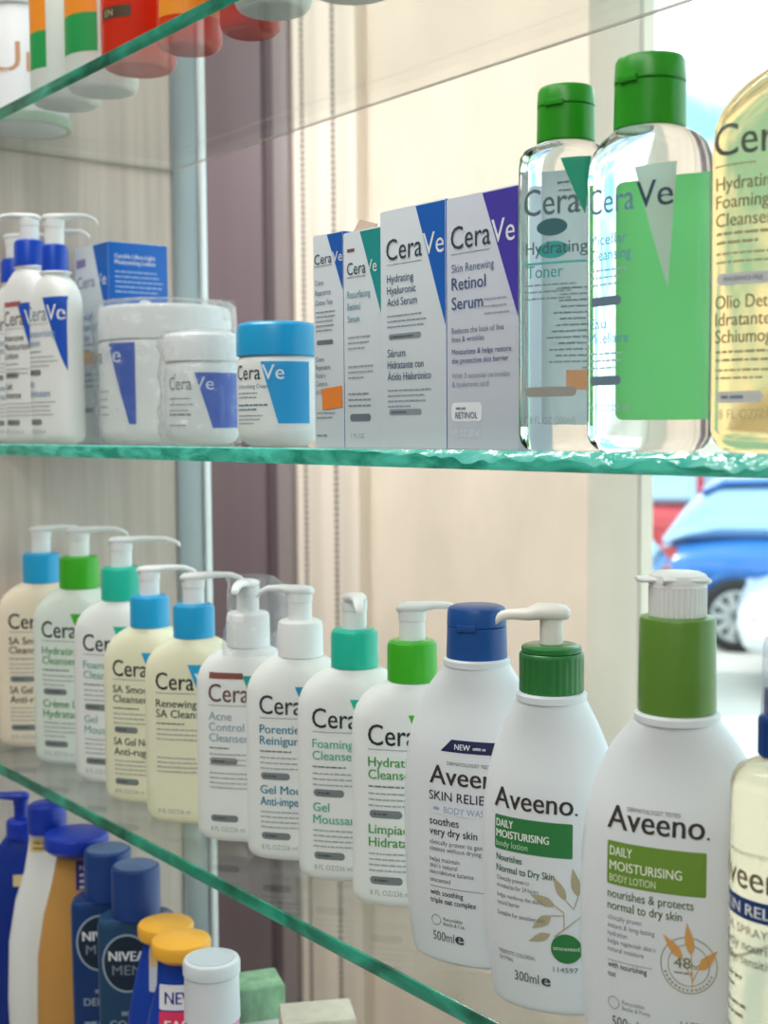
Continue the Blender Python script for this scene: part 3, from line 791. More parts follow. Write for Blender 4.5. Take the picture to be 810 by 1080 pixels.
# eye cream
root, P, w, d = carton('carton', 'narrow grey carton with blue triangle and orange price sticker', -.623, -.5942, .431, .026, 119.5, CARDB, CARD, group=GRP_B)
carton_logo(P, -13, 103.4, 5.6, 27, [(-0.6, 119.2), (14.2, 119.2), (14.2, 87)], '#1a62bf')
for i, s_ in enumerate(('Crème', 'Réparatrice', 'Contour Yeux')): P.t('#66788a', s_, -12.2, 91.5-i*5.6, 3.0, (8, 15, 17)[i])
P.fine('#8c99a4', -12, 76, 20, 5, 2.6, 0.8); P.rect('#6d7a84', -11.5, 58, 16, 2.6, 1.2)
for i, s_ in enumerate(('Crema', 'Reparadora', 'Facial y', 'Contorno', 'de Ojos')): P.t('#66788a', s_, -12.2, 48.5-i*4.6, 2.8, (8, 14, 9.5, 11, 8)[i])
P.fine('#8c99a4', -12, 19, 20, 2, 2.6, 0.8); P.fine('#8c99a4', -12, 6, 12, 1, 2.6, 1.2); P.done()
stk = flat('price_sticker', [(-0.0062, -0.01345, 0.0212), (0.0132, -0.01345, 0.0225), (0.0128, -0.01345, 0.0344), (-0.0066, -0.01345, 0.0331)], [(0, 1, 2, 3)], mat('orange_sticker', '#f08a3a', 0.5), root)
stk['label'] = 'orange price sticker'
# resurfacing serum, open flap
root, P, w, d = carton('carton', 'narrow grey carton with teal triangle and torn flap on top', -.5938, -.5592, .431, .028, 117.5, CARDT, CARD, group=GRP_B)
carton_logo(P, -13.6, 94.6, 6.6, 27, [(-1.7, 117.2), (17.1, 117.2), (17.1, 71)], '#1d9a98')
P.rect('#8a5a50', -13.6, 107, 7, 1.8)
for i, s_ in enumerate(('Resurfacing', 'Retinol', 'Serum')): P.t('#6fa8b0', s_, -13.6, 82-i*6.6, 3.8, (21, 12, 11)[i], 0.008)
for z_ in (60, 44): P.fine('#9aa8b0', -13.4, z_, 24, 3, 3, 0.9)
P.fine('#8c99a4', -13.4, 29, 24, 3, 3.2, 1.0); P.rect('#6d7a84', -12, 14.5, 19, 4, 1.9); P.t('#a5b1ba', '1 FL OZ', -11, 5.5, 2.2, 12); P.done()
fl = mk('torn_flap', [(-0.0165, -0.009, 0.1175), (0.004, -0.009, 0.1175), (0.003, -0.006, 0.1215), (-0.0150, -0.004, 0.1262), (-0.0165, -0.0082, 0.1175), (0.004, -0.0082, 0.1175), (0.003, -0.0052, 0.1215), (-0.0150, -0.0032, 0.1262)],
        [(0, 1, 2, 3), (4, 5, 6, 7), (0, 3, 7, 4), (1, 2, 6, 5), (2, 3, 7, 6), (0, 1, 5, 4)], mat('brown_card_inside', '#b9a594', 0.8), root, 0)
# hyaluronic
root, P, w, d = carton('carton', 'tall grey carton with blue triangle reading Hydrating Hyaluronic Acid Serum', -.5588, -.5052, .430, .030, 124.4, CARDB, CARD, group=GRP_B)
carton_logo(P, -21.5, 98.6, 10.8, 47, [(3.2, 124), (26.4, 124), (26.4, 62)], '#1465c4')
for i, s_ in enumerate(('Hydrating', 'Hyaluronic', 'Acid Serum')): P.t('#4a6680', s_, -21, 87-i*6.1, 4.0, (22, 24, 25)[i], 0.01)
P.fine('#8ea0ae', -21, 69, 34, 3, 2.8, 0.8); P.rect('#8d9aa5', -20, 57, 27, 3.0, 1.4); P.fine('#55626c', -18, 58, 22, 1, 3, 0.9)
for i, s_ in enumerate(('Sérum', 'Hidratante con', 'Ácido Hialurónico')): P.t('#4a6680', s_, -21, 48-i*6.1, 4.0, (15, 30, 36)[i], 0.01)
P.fine('#8ea0ae', -21, 30, 36, 4, 2.8, 0.8); P.rect('#8d9aa5', -20, 17.5, 27, 3.0, 1.4); P.fine('#55626c', -18, 18.5, 22, 1, 3, 0.9); P.done()
# retinol
CARDR = mat('lilac_grey_card', '#d2d9e6', 0.38)
root, P, w, d = carton('carton', 'tall lilac-grey carton with violet triangle reading Skin Renewing Retinol Serum', -.5047, -.4525, .430, .026, 123.6, CARDR, CARDR, group=GRP_B)
carton_logo(P, -22.5, 98.6, 11.0, 46, [(0.8, 123.2), (25.8, 123.2), (25.8, 62)], '#4b3fae')
P.t('#5b6a8c', 'Skin Renewing', -22, 87.2, 4.0, 31); P.t('#4a5a8c', 'Retinol', -22, 78.6, 6.0, 25, 0.012); P.t('#4a5a8c', 'Serum', -22, 69.0, 6.0, 23, 0.012)
P.fine('#a3aabd', 2, 72, 20, 3, 3.4, 0.8)
P.t('#5f6c90', 'Reduces the look of fine', -22, 57.2, 2.7, 38); P.t('#5f6c90', 'lines & wrinkles', -22, 53, 2.7, 24)
P.t('#5f6c90', 'Moisturizes & helps restore', -22, 46.8, 2.7, 43, 0.01); P.t('#5f6c90', 'the protective skin barrier', -22, 42.4, 2.7, 41, 0.01)
P.t('#8f99b2', 'With 3 essential ceramides', -22, 35, 2.6, 42); P.t('#8f99b2', '& hyaluronic acid', -22, 30.8, 2.6, 27)
P.rect('#eef2f6', -22.5, 13.6, 22.5, 9.4, 2.4)
P.surf = (lambda sf: (lambda x, z, e: sf(x, z, e+0.15)))(P.surf)
P.fine('#7d88a5', -19, 19.6, 15, 1, 3, 1.0); P.t('#3f4f7d', 'RETINOL', -19.5, 15.2, 3.0, 16.5, 0.01)
P.t('#eef2f6', '1 FL OZ (30 ml)', -22, 6.2, 3.2, 21, 0.006); P.done()
# blue lotion carton at the far end
root, P, w, d = carton('carton', 'white lotion carton with bright blue side panel at the far end', -1.092, -1.026, .500, .056, 169.5, CARDB, mat('white_card', '#e6edf2', 0.4), group=None)
P.poly('#1268c8', [(4, 169), (32.8, 169), (32.8, 92)])
P.t('#8d9aa8', 'Cera', -29, 134, 10, 36, 0.006, 'brand_lettering'); P.t('#eef3f8', 'Ve', 9, 134, 10, 20, 0.006, 'brand_lettering'); P.rect('#9a8fc0', -29, 152, 18, 7)
for i, s_ in enumerate(('Ultra-Light', 'Moisturizing', 'Lotion')): P.t('#5f8fc8', s_, -29, 106-i*9, 6, (34, 38, 22)[i], 0.01)
P.fine('#9aa6b0', -29, 84, 44, 2, 5, 1.4); P.rect('#eec7a0', -30, 68, 50, 11); P.fine('#9aa6b0', -29, 58, 44, 3, 5, 1.5); P.rect('#9aa6b0', -28, 26, 30, 4, 2); P.done()
PS = Print(root, lambda x, zz, e: ((w/2+e)/1000, x/1000, zz/1000))
PS.t('#e6eefc', 'CeraVe Ultra-Light', -22, 156, 3.6, 38, 0.02); PS.t('#e6eefc', 'Moisturizing Lotion', -22, 151, 3.6, 38, 0.02); PS.fine('#a9c6ee', -22, 144, 46, 5, 4.2, 1.3)
PS.oval('#f0f3f8', 6, 113, 9, 9); PS.fine('#a9c6ee', -18, 96, 40, 8, 4.4, 1.4); PS.done()

# ------------------------------------------------------------ eye-level shelf: jars
def jar(name, label, x, y, yaw, r, h, lidh, bodym, lidm, group=None):
    root = thing(name, label, 'jar', (x, y, ZM), yaw, group)
    zl = h-lidh
    pr = Prof([(0, r-9, r-9, 2), (1, r-6, r-6, 2), (3, r-3, r-3, 2), (6.5, r-0.9, r-0.9, 2), (10, r-0.2, r-0.2, 2), (14, r, r, 2), (zl-6, r, r, 2), (zl-2, r-0.5, r-0.5, 2), (zl-0.5, r-2.2, r-2.2, 2), (zl+1, r-3, r-3, 2)])
    body('jar_body', pr, bodym, root, 64)
    lathe('lid', [(zl, r-0.8), (zl+0.5, r+0.3), (zl+lidh-6, r+0.2), (zl+lidh-2.5, r-0.6), (zl+lidh-0.8, r-2.2), (zl+lidh, r-5)], lidm, root, 64, smooth=30)
    return root, Print(root, pr.wrap), pr
GRP_J = 'cream jars on the eye-level shelf'
root, P, pr = jar('cream_jar', 'white cream jar with sky blue lid and sky blue label', -.709, .462, 57, 26, 78, 21.5, MILK, BLUEC, GRP_J)
P.poly('#2aa0dc', [(-11, 52.5), (22, 52.5), (22, 14), (0, 14)])
P.t('#33424c', 'Cera', -33, 41.5, 9.0, 22, 0.004, 'brand_lettering'); P.t('#eef4f8', 'Ve', -10, 41.5, 9.0, 14, 0.004, 'brand_lettering')
P.t('#5c88a0', 'SA Smoothing Cream', -32, 36, 2.6, 26); P.fine('#8fa0aa', -32, 32.5, 24, 2, 2.6, 0.8); P.fine('#4f7c94', -32, 25, 28, 2, 2.8, 1.1); P.fine('#8fa0aa', -32, 18.5, 26, 3, 2.4, 0.8); P.done()
root, P, pr = jar('cream_jar', 'small white cream jar in clear film with royal blue label', -.802, .460, 60, 26, 77, 20, MILK, WHITE, GRP_J)
P.poly('#1553c0', [(-5, 49), (30, 49), (30, 11.5), (7, 11.5)])
P.t('#7d8c98', 'Cera', -26, 37.5, 8.6, 19, 0.002, 'brand_lettering'); P.t('#dfe8f2', 'Ve', -6, 37.5, 8.6, 14, 0.004, 'brand_lettering')
P.fine('#9aa8b2', -26, 31, 22, 3, 4, 0.9); P.fine('#8797a2', -26, 20, 22, 1, 4, 1.4); P.fine('#9aa8b2', -26, 13, 26, 1, 4, 0.9); P.done()
crumple('film_wrap', root, [(0.6, 27.8, 0, 0), (8, 29.6, 0, 0), (20, 29.6, 0, 0), (34, 29.4, 0, 0), (48, 29.6, 0, 0), (60, 28.5, 0, 0), (70, 29.6, 0, 0), (78.5, 27.4, 0, 0), (79.5, 18, 0, 0)], 72, 3.0, 4, freq=0.16, part_label='crinkled clear film')
root, P, pr = jar('cream_tub', 'large white cream tub with wide lid wrapped in crinkled clear film', -.951, .512, 62, 53, 108, 27, MILK, WHITE, GRP_J)
P.poly('#1553c0', [(-51, 78), (-24, 78), (-24, 15), (-30, 15)])
P.t('#7d8c98', 'Cera', -98, 63, 12, 36, 0.002, 'brand_lettering'); P.t('#dfe8f2', 'Ve', -61, 63, 12, 24, 0.006, 'brand_lettering'); P.fine('#9aa8b2', -70, 40, 20, 4, 6, 1.2); P.done()
crumple('film_wrap', root, [(0.6, 54.8, 0, 0), (10, 56.4, 0, 0), (25, 56.8, 0, 0), (42, 56.4, 0, 0), (60, 56.8, 0, 0), (76, 56.4, 0, 0), (92, 56.8, 0, 0), (104, 56.4, 0, 0), (109.5, 55, 0, 0), (112, 52, 0, 0), (112.5, 30, 0, 0)], 96, 3.4, 5, freq=0.13, part_label='crinkled clear film')
# film tail sticking out at the lid
tv, tf = [], []
for i in range(7):
    for j in range(5):
        s_, t_ = i/6, j/4
        tv.append(((38+18*s_)/1000, (-30+6*s_+2*noise.noise(Vector((i*.7, j*.8, 2)))*2)/1000, (96+t_*(18-5*s_)+4*s_*t_+2*noise.noise(Vector((i*.6, j*.7, 8))))/1000))
for i in range(6):
    for j in range(4):
        a_ = i*5+j; tf.append((a_, a_+1, a_+6, a_+5))
flat('film_tail', tv, tf, FILM, root)

# ------------------------------------------------------------ eye-level shelf: blue-collared pump bottles at the far end
GRP_D = 'blue-collared pump bottles at the far end of the eye-level shelf'
CK = '#6a8fc0'
cv_bottle(-1.108, .452, ZM, 14, 'white pump bottle half cut off at the left edge, on the eye-level shelf', MILK, ROYAL, Rt, '#1553c0', ['Moisturising', 'Cream'], CK, ['Crème', 'Hydratante'], CK,
          a=27, b=13.5, h=138, group=GRP_D, cr=12.5, chh=21, sh=17, x0=-22)
cv_bottle(-1.047, .440, ZM, 14, 'white pump bottle with royal blue collar and dark red label bar', MILK, ROYAL, Rt+180, '#1553c0', ['Intensive', 'Moisturizing', 'Lotion'], '#4a4f55', ['Lait', 'Intense'], '#3a3f45',
          a=28, b=14, h=145, group=GRP_D, bar='#b0605c', logo='#6a5048', cr=13, chh=22, sh=17, x0=-20, tip=28)
cv_bottle(-0.991, .437, ZM, 14, 'white pump bottle with royal blue collar and blue triangle beside the blue carton', MILK, ROYAL, Rt, '#1553c0', ['Moisturising', 'Lotion'], '#7fa0c8', ['Lait', 'Hydratant'], '#7fa0c8',
          a=25.5, b=13, h=135, group=GRP_D, cr=10.6, chh=22, sh=19, logo='#8d9aa4', tip=34)
# slim one standing behind
sb = thing('pump_bottle', 'slim bottle with royal blue collar, mostly hidden behind the other pump bottles', 'bottle', (-1.1135, .4915, ZM), 20, GRP_D)
pr = Prof([(0, 12, 12, 2), (2, 15, 15, 2), (6, 16, 16, 2), (120, 16, 16, 2), (132, 14.5, 14.5, 2), (140, 11, 11, 2), (143, 9.5, 9.5, 2)])
body('bottle_body', pr, MILK, sb); pump(sb, 144, ROYAL, WHITE, world_dir(20, Rt), 11, 26, 6, 14, 30, 3)

# ------------------------------------------------------------ eye-level shelf: clear bottles
def fl_cap(root, z, r, h, material):
    c = lathe('cap', [(z, r-0.5), (z+0.6, r), (z+h*0.62, r-0.3), (z+h*0.63, r-0.8)], material, root, 44)
    lathe('cap_lid', [(z+h*0.64, r-0.7), (z+h*0.66, r-0.2), (z+h-2, r-0.6), (z+h-0.5, r-1.4), (z+h, r-3.5)], material, root, 44)
    boxm('thumb_tab', -4.5, 4.5, -r-0.9, -r+2, z+h*0.60, z+h*0.70, material, c, 0.5, True)
GCAP = mat('bright_green_cap', '#2b9a1f', 0.28)
WATER = mat('clear_water_bottle', '#f2f8f8', 0.0, trans=1.0, ior=1.16)
GLAB = glow_through('green_label_film', '#7fd886', 0.6, 0.06)
# toner
tn = thing('toner_bottle', 'slim clear toner bottle with green cap and teal triangle', 'bottle', (-.4235, .4315, ZM), 20, 'clear bottles on the eye-level shelf')
pr = Prof([(0, 16, 12, 2.6), (1, 18, 14, 2.8), (3.5, 19.3, 15.4, 3.2), (7, 19.8, 15.8, 3.6), (60, 19.8, 15.8, 3.6), (126, 19.8, 15.8, 3.6), (131, 19.4, 15.5, 3.4), (134, 18.0, 14.8, 3), (136, 15, 13.2, 2.4), (137, 12.5, 12, 2)])
body('bottle_body', pr, WATER, tn)
fl_cap(tn, 137, 13.2, 25, GCAP)
P = Print(tn, pr.front)
P.poly('#1d9f80', [(4.5, 128), (17.5, 128), (15.5, 103)]); P.t('#5d7478', 'Cera', -13.5, 104, 11.5, 27, 0.006, 'brand_lettering')
P.oval('#3f6f78', 0.5, 98.5, 7.4, 3.8); P.oval('#3fb0ac', 1, 88.6, 7.4, 3.8); P.t('#4d6f74', 'Hydrating', -12.5, 87, 5.4, 29, 0.008); P.rect('#4fb5b4', -14, 82.4, 30, 1.0); P.t('#3fa5a4', 'Toner', -12, 76.6, 5.4, 18, 0.008)
P.fine('#8a9ca0', -13, 73, 28, 3, 3, 0.8); P.rect('#a3a29a', -13, 24, 25, 4.4, 2.1); P.t('#9aa8ac', '6.8 FL OZ (200ml)', -12.5, 12, 3, 24); P.done()
BKL = glow_through('grey_label_film', '#cdd6d8', 0.55, 0.05)
PB = Print(tn, pr.back)
PB.rect(BKL, -16, 12, 32, 116); PB.done()
PB = Print(tn, lambda x, z, e: pr.back(x, z, e+0.3))
PB.surf = lambda x, z, e: (lambda p: (p[0], p[1], p[2]))(pr.back(x, z, e-0.45))
PB.fine('#a3b2b6', -14, 122, 28, 4, 3.6, 1.0); PB.fine('#9aacb0', -14, 74, 28, 14, 2.8, 0.9); PB.rect('#f0b68c', -15, 28, 20, 9, eps=0.2); PB.done()
# micellar water
mi = thing('micellar_bottle', 'clear micellar water bottle with large green cap and green back label', 'bottle', (-.3755, .4325, ZM), 4, 'clear bottles on the eye-level shelf')
pr = Prof([(0, 21, 11, 2.6), (1, 24, 13.5, 2.8), (3.5, 26.2, 15.4, 3), (7, 27.2, 16.2, 3.2), (60, 27.2, 16.2, 3.2), (116, 27.2, 16.2, 3.2), (122, 26.6, 16, 3.1), (127, 25, 15.6, 2.8), (131, 21.5, 15, 2.5), (133.5, 17, 14.6, 2.2), (134.5, 15, 14.5, 2)])
body('bottle_body', pr, WATER, mi)
fl_cap(mi, 134.3, 15.2, 30, GCAP)
P = Print(mi, pr.front)
WHF = glow_through('white_label_film', '#dfeee6', 0.5, 0.05)
P.poly(WHF, [(4.5, 117), (23, 117), (20, 67)])
P.t('#6d8fae', 'Cera', -20.5, 100, 10.5, 25, 0.004, 'brand_lettering'); P.t('#3a5262', 'Ve', 5.8, 100, 10.5, 16, 0.008, 'brand_lettering')
P.t('#5f95bd', 'Micellar', -20, 87, 4.6, 21); P.t('#5f95bd', 'Cleansing', -20, 80.6, 4.6, 23); P.fine('#a8bcc8', -20, 76, 22, 3, 3, 0.8); P.rect('#6d8698', -20, 61.4, 18, 4, 1.9)
P.t('#5f95bd', 'Eau', -20, 52, 4.4, 10); P.t('#5f95bd', 'Micellaire', -20, 45.8, 4.4, 22); P.fine('#a8bcc8', -20, 41, 22, 3, 3, 0.8); P.rect('#6d8698', -20, 28, 18, 4, 1.9); P.t('#a8bcc8', '10 FL OZ/295 ml', -20, 17, 3, 22); P.done()
PB = Print(mi, pr.back); PB.rect(GLAB, -23, 14, 46, 103, 3); PB.done()
# foaming oil
OILM = mat('golden_oil_bottle', '#dfc18a', 0.06, trans=0.85, ior=1.2)
ol = thing('cleansing_oil_bottle', 'golden clear foaming oil cleanser bottle at the right edge', 'bottle', (-.3035, .4450, ZM), 33, 'clear bottles on the eye-level shelf')
pr = Prof([(0, 31, 13, 2.5), (1, 34, 15.5, 2.7), (4, 37, 18, 3), (9, 38.5, 19, 3), (60, 38.5, 19, 3), (118, 38.5, 19, 3), (126, 37.6, 18.8, 2.9), (132, 35.5, 18.4, 2.7), (138, 31, 17.8, 2.5), (143, 25.5, 17, 2.3), (147, 19, 15.5, 2.1), (150, 15, 14.5, 2), (152, 13.5, 13.5, 2)])
body('bottle_body', pr, OILM, ol)
pump(ol, 152, mat('olive_drab_collar', '#8a8f4a', 0.35), WHITE, world_dir(33, Rt), 14.5, 20, 7, 15)
P = Print(ol, lambda x, z, e: pr.front(x-20.5, z, e))
OG = '#8a8055'
P.t('#5c5f52', 'Cera', -16.5, 113.5, 12.0, 29, 0.006, 'brand_lettering'); P.t('#5c5f52', 'Ve', 13.4, 113.5, 12, 19, 0.006, 'brand_lettering'); P.fine('#b5ab80', -16, 109.5, 30, 1, 3, 0.7)
for i, (s_, w_) in enumerate((('Hydrating', 23), ('Foaming Oil', 29), ('Cleanser', 21.5))): P.t(OG, s_, -15.6, 100.6-i*6.9, 5.0, w_, 0.01)
P.fine('#a89f78', -15.4, 83.5, 34, 2, 3.4, 1.1); P.fine('#b5ab80', -15.4, 76, 34, 2, 3.2, 0.9); P.rect('#d5d8d6', -15.2, 64.4, 21, 4.6, 2.2); P.t('#7d8a9c', 'FRAGRANCE FREE', -12.5, 65.9, 1.8, 15)
for i, (s_, w_) in enumerate((('Olio Detergente', 37), ('Idratante', 21), ('Schiumogeno', 30))): P.t(OG, s_, -15.6, 55.6-i*6.6, 5.0, w_, 0.01)
P.fine('#a89f78', -15.4, 38.5, 34, 2, 3.2, 1.0); P.fine('#b5ab80', -15.4, 31.5, 34, 2, 3.0, 0.9); P.rect('#d5d8d6', -15.2, 19.4, 18, 4.4, 2.1); P.fine('#7d8a9c', -13, 21, 13, 1, 3, 1.2); P.t('#cfc69c', '8 FL OZ/236 ml', -14, 13.2, 3.6, 26); P.done()

# ------------------------------------------------------------ top shelf, seen from below
GRP_U = 'bottles on the top shelf'
def round_bottle(name, label, x, y, z, rows, material, yaw=55, N=48, group=None, cat='bottle', n=2, bk=1.0):
    root = thing(name, label, cat, (x, y, z), yaw, group)
    pr = Prof([(a, r, r*bk, n) for a, r in rows]); body('bottle_body', pr, material, root, N)
    return root, Print(root, pr.wrap if bk == 1.0 else pr.front), pr
def std_rows(r, h, neck=9): return [(0, r-5), (1, r-2.6), (3, r-1), (6, r), (h*0.5, r), (h-26, r), (h-18, r-1.2), (h-11, r-4), (h-5, r-9), (h, neck)]
ORANGE = mat('orange_bottle', '#f08a1e', 0.25, sss=0.2); RED = mat('red_orange_bottle', '#e2361c', 0.22, sss=0.3); RED2 = mat('tomato_red_bottle', '#ee4a24', 0.22, sss=0.3)
PALE = mat('pale_milky_plastic', '#e8efe9', 0.3, sss=0.2); ORCAP = mat('orange_cap', '#f0a32a', 0.35)
root, P, pr = round_bottle('tub', 'white round tub with orange script and pale green base rim', -1.088, .456, ZU, [(0, 34), (2, 37), (5, 38), (9, 38), (9.5, 36.5), (14, 36.5), (90, 36.5), (96, 35)], mat('white_tub_plastic', '#e9ecef', 0.35), 60, 56, GRP_U, 'tub')
lathe('lid', [(96, 37), (97, 38), (110, 38), (112, 36)], WHITE, root, 48); lathe('base_rim', [(0.2, 38.2), (0.8, 38.6), (8.6, 38.6), (9.2, 37.8)], mat('pale_green_rim', '#a8cdb4', 0.35), root, 48)
P.t('#c99a78', 'Un', -22, 40, 24, 44, 0.0, 'script_lettering'); P.fine('#9aa0a6', 30, 26, 6, 6, 2.6, 1.6); P.done()
for k, (x, y, lab) in enumerate(((-.990, .449, 'white bottle with orange and green label next to the script tub'), (-.934, .4535, 'white bottle with orange over green label beside the red bottle'))):
    root, P, pr = round_bottle('shampoo_bottle', lab, x, y, ZU, std_rows(27, 170, 12), PALE, 62, 48, GRP_U)
    x_, w_ = ((-34, 21), (-42, 40))[k]; P.rect('#f0921e', x_, 52, w_, 76, part='orange_label'); P.rect('#1a9a4c', x_, 24, w_, 28, part='green_label'); P.done()
    lathe('cap', [(170, 13), (171, 14), (188, 14), (190, 12)], ORCAP, root)
root, P, pr = round_bottle('shower_gel_bottle', 'red bottle with dark rectangular label strip, through the top shelf', -.862, .4475, ZU, std_rows(26.5, 175, 12), RED, 60, 48, GRP_U)
P.rect('#4a3a22', -30, 30, 26, 8); P.t('#b8ab88', 'EN', -26, 31.8, 4.4, 8, 0.02); P.oval('#9a7a52', -14, 48, 7, 5); P.done(); lathe('cap', [(175, 13), (176, 14), (192, 14), (194, 12)], WHITE, root)
for x, y, mt_, lab, r in ((-.797, .452, RED2, 'red orange bottle right of the strip-labelled red bottle', 22), (-.742, .466, RED, 'red bottle with orange label, nearest the white bases', 20)):
    root, P, pr = round_bottle('shower_gel_bottle', lab, x, y, ZU, std_rows(r, 165, 11), mt_, 58, 48, GRP_U)
    P.rect('#f2941e', -24, 18, 48, 90, part='orange_label'); P.done(); lathe('cap', [(165, 11), (166, 12), (182, 12), (184, 10)], WHITE, root)
for x, y, r, lab in ((-.6935, .452, 24, 'milky white bottle base on the top shelf near the red bottles'), (-.636, .470, 29, 'wide milky white bottle base, rightmost on the top shelf')):
    root, P, pr = round_bottle('lotion_bottle', lab, x, y, ZU, std_rows(r, 165, 12), PALE, 55, 48, GRP_U)
    P.fine('#9fb0aa', -18, 90, 36, 5, 6, 2); P.done(); lathe('cap', [(165, 12), (166, 13), (184, 13), (186, 11)], WHITE, root)

# ------------------------------------------------------------ bottom shelf
GRP_L = 'bottles on the lowest shelf'
NB = mat('navy_bottle', '#173a72', 0.28); NB2 = mat('slate_navy_bottle', '#24486a', 0.28); RB = mat('royal_blue_bottle', '#1240a8', 0.25); TAN = mat('caramel_bottle', '#c99650', 0.3)
COBALT = mat('cobalt_cap', '#1535a8', 0.3)
# dark blue pump bottle
root, P, pr = round_bottle('pump_bottle', 'deep blue lotion bottle with blue pump at the lower left edge', -1.0995, .441, ZB, [(0, 30), (2, 33), (6, 35), (90, 35), (140, 33), (165, 28), (182, 20), (190, 14)], mat('deep_blue_bottle', '#0d2f8a', 0.25), 60, 48, GRP_L, n=2.3, bk=0.5)
pump(root, 190, COBALT, COBALT, world_dir(60, Lf+10), 13, 16, 6, 18, 40, 3, hw=7, th=3.5); P.rect('#d8c58a', -6, 150, 28, 10); P.done()
# white bottle, blue cap
root, P, pr = round_bottle('lotion_bottle', 'white lotion bottle with blue cap and gold neck label on the lowest shelf', -1.056, .4465, ZB, [(0, 30), (2, 33), (6, 35), (60, 36), (110, 34), (145, 28), (170, 20), (195, 15.5), (204, 15)], mat('ivory_bottle', '#e6ebea', 0.3), 60, 48, GRP_L, n=2.2, bk=0.5)
lathe('cap', [(204, 14.5), (204.6, 16.5), (224, 16.5), (227, 15.5), (228.5, 13)], COBALT, root, 40)
P.rect('#dcc98f', -14, 188, 28, 11); P.fine('#7a6a3a', -11, 195, 20, 2, 4.5, 1.8); P.oval('#12348f', 22, 128, 11, 11); P.t('#7d858c', 'body', 6, 66, 5, 14); P.done()
# caramel bottle, disc cap
root, P, pr = round_bottle('lotion_bottle', 'caramel lotion bottle with wide round blue disc cap', -1.008, .4515, ZB, [(0, 29), (2, 32), (6, 34), (60, 35), (110, 33.5), (145, 28), (170, 21), (190, 17), (196, 16)], TAN, 60, 48, GRP_L, n=2.2, bk=0.5)
lathe('disc_cap', [(196, 17), (197, 19), (200, 24), (203, 26.5), (211, 26.5), (213, 25.5), (214, 22)], COBALT, root, 48)
P.oval('#12348f', 20, 118, 11, 11); P.rect('#2a2d78', 0, 168, 22, 24); P.t('#d8d8ea', 'NEW', 3, 184, 4, 13); P.fine('#c7c9e4', 3, 179, 14, 3, 5, 2.4); P.fine('#8a5c20', 4, 62, 20, 1, 4, 4); P.done()
# two men's bottles
def mens(label, x, y, m_, word, yaw):
    root = thing('shower_bottle', label, 'bottle', (x, y, ZB), yaw, GRP_L)
    pr = Prof([(0, 24, 12.5, 3), (1.5, 26.5, 14.5, 3.4), (5, 28, 15.8, 3.8), (60, 29, 16.5, 4), (165, 29.5, 16.8, 4), (169, 28.8, 16.6, 3.6), (171.5, 26, 16, 3)])
    body('bottle_body', pr, m_, root)
    lathe('cap', [(171, 18.4), (171.6, 18.9), (208, 18.9), (209.5, 18.2), (210, 17)], mat('navy_cap', '#1c3f80', 0.3), root, 44)
    lathe('cap_disc', [(210, 16.2), (210.8, 16.2), (211.2, 15)], mat('navy_cap_top', '#5a74a0', 0.35), root, 44)
    P = Print(root, pr.front)
    P.oval('#15283c', -5, 139, 18.5, 22, eps=0.2); P.ring('#9fb0c0', -5, 139, 19.5, 1.6, rz=23)
    P.surf = lambda a, b, e: pr.front(a, b, e+0.2)
    P.t('#e6ebf2', 'NIVEA', -19, 141, 7.5, 28, 0.03, 'brand_lettering'); P.t('#7d8b9a', 'MEN', -16.5, 130, 7.5, 23, 0.012, 'brand_lettering')
    P.fine('#8fa0b4', -10, 98, 26, 1, 5, 3.5); P.t('#a8b8c8', word, -19, 88, 6.0, None, 0.01); P.fine('#8fa0b4', -19, 72, 30, 3, 7, 3); P.rect('#b9c4d0', -20, 30, 16, 34, 3); P.done()
mens('navy bottle with round cap half hidden behind the slate bottle', -0.962, .4575, NB, 'DEEP', 58)
mens('slate navy bottle with NIVEA MEN oval emblem and round cap', -0.911, .4565, NB2, 'COOL', 54)
# two blue bottles with yellow caps
def yellow_cap(label, x, y, ins, yaw=40, h=0):
    root, P, pr = round_bottle('shower_gel_bottle', label, x, y, ZB, [(0, 26), (2, 29), (6, 31), (60, 32), (110, 29), (140, 23), (160, 17.5), (168+h, 16.5)], RB, yaw, 48, GRP_L, n=2.2, bk=0.55)
    lathe('yellow_cap', [(168+h, 15.5), (169+h, 17), (172+h, 20.5), (179+h, 21), (181+h, 20), (182+h, 17)], mat('yellow_cap', '#f0b23c', 0.35), root, 44)
    if ins:
        P.rect('#e9ecf2', -15, 146, 30, 17, 1.5); P.t('#1c3c8c', 'NEW', -11, 150, 8, 22, 0.02); P.rect('#e23a63', -15, 116, 30, 29, 1.5); P.t('#f4e6ec', 'FAST', -11, 131, 8, 23, 0.03); P.fine('#f4c6d2', -11, 125, 22, 1, 4, 2.4)
    else:
        P.rect('#c9cdd6', -12, 132, 8, 40-h*0, 1.5); P.rect('#d8b25a', -11.5, 150, 7, 16, 1)
    P.oval('#f08a4a', 2, 92, 12, 6); P.done()
yellow_cap('royal blue bottle with yellow cap, the rear of the two', -0.8625, .4560, False, 58, -2)
yellow_cap('royal blue bottle with yellow cap and NEW label, the front of the two', -0.7985, .4340, True, 56, 11)
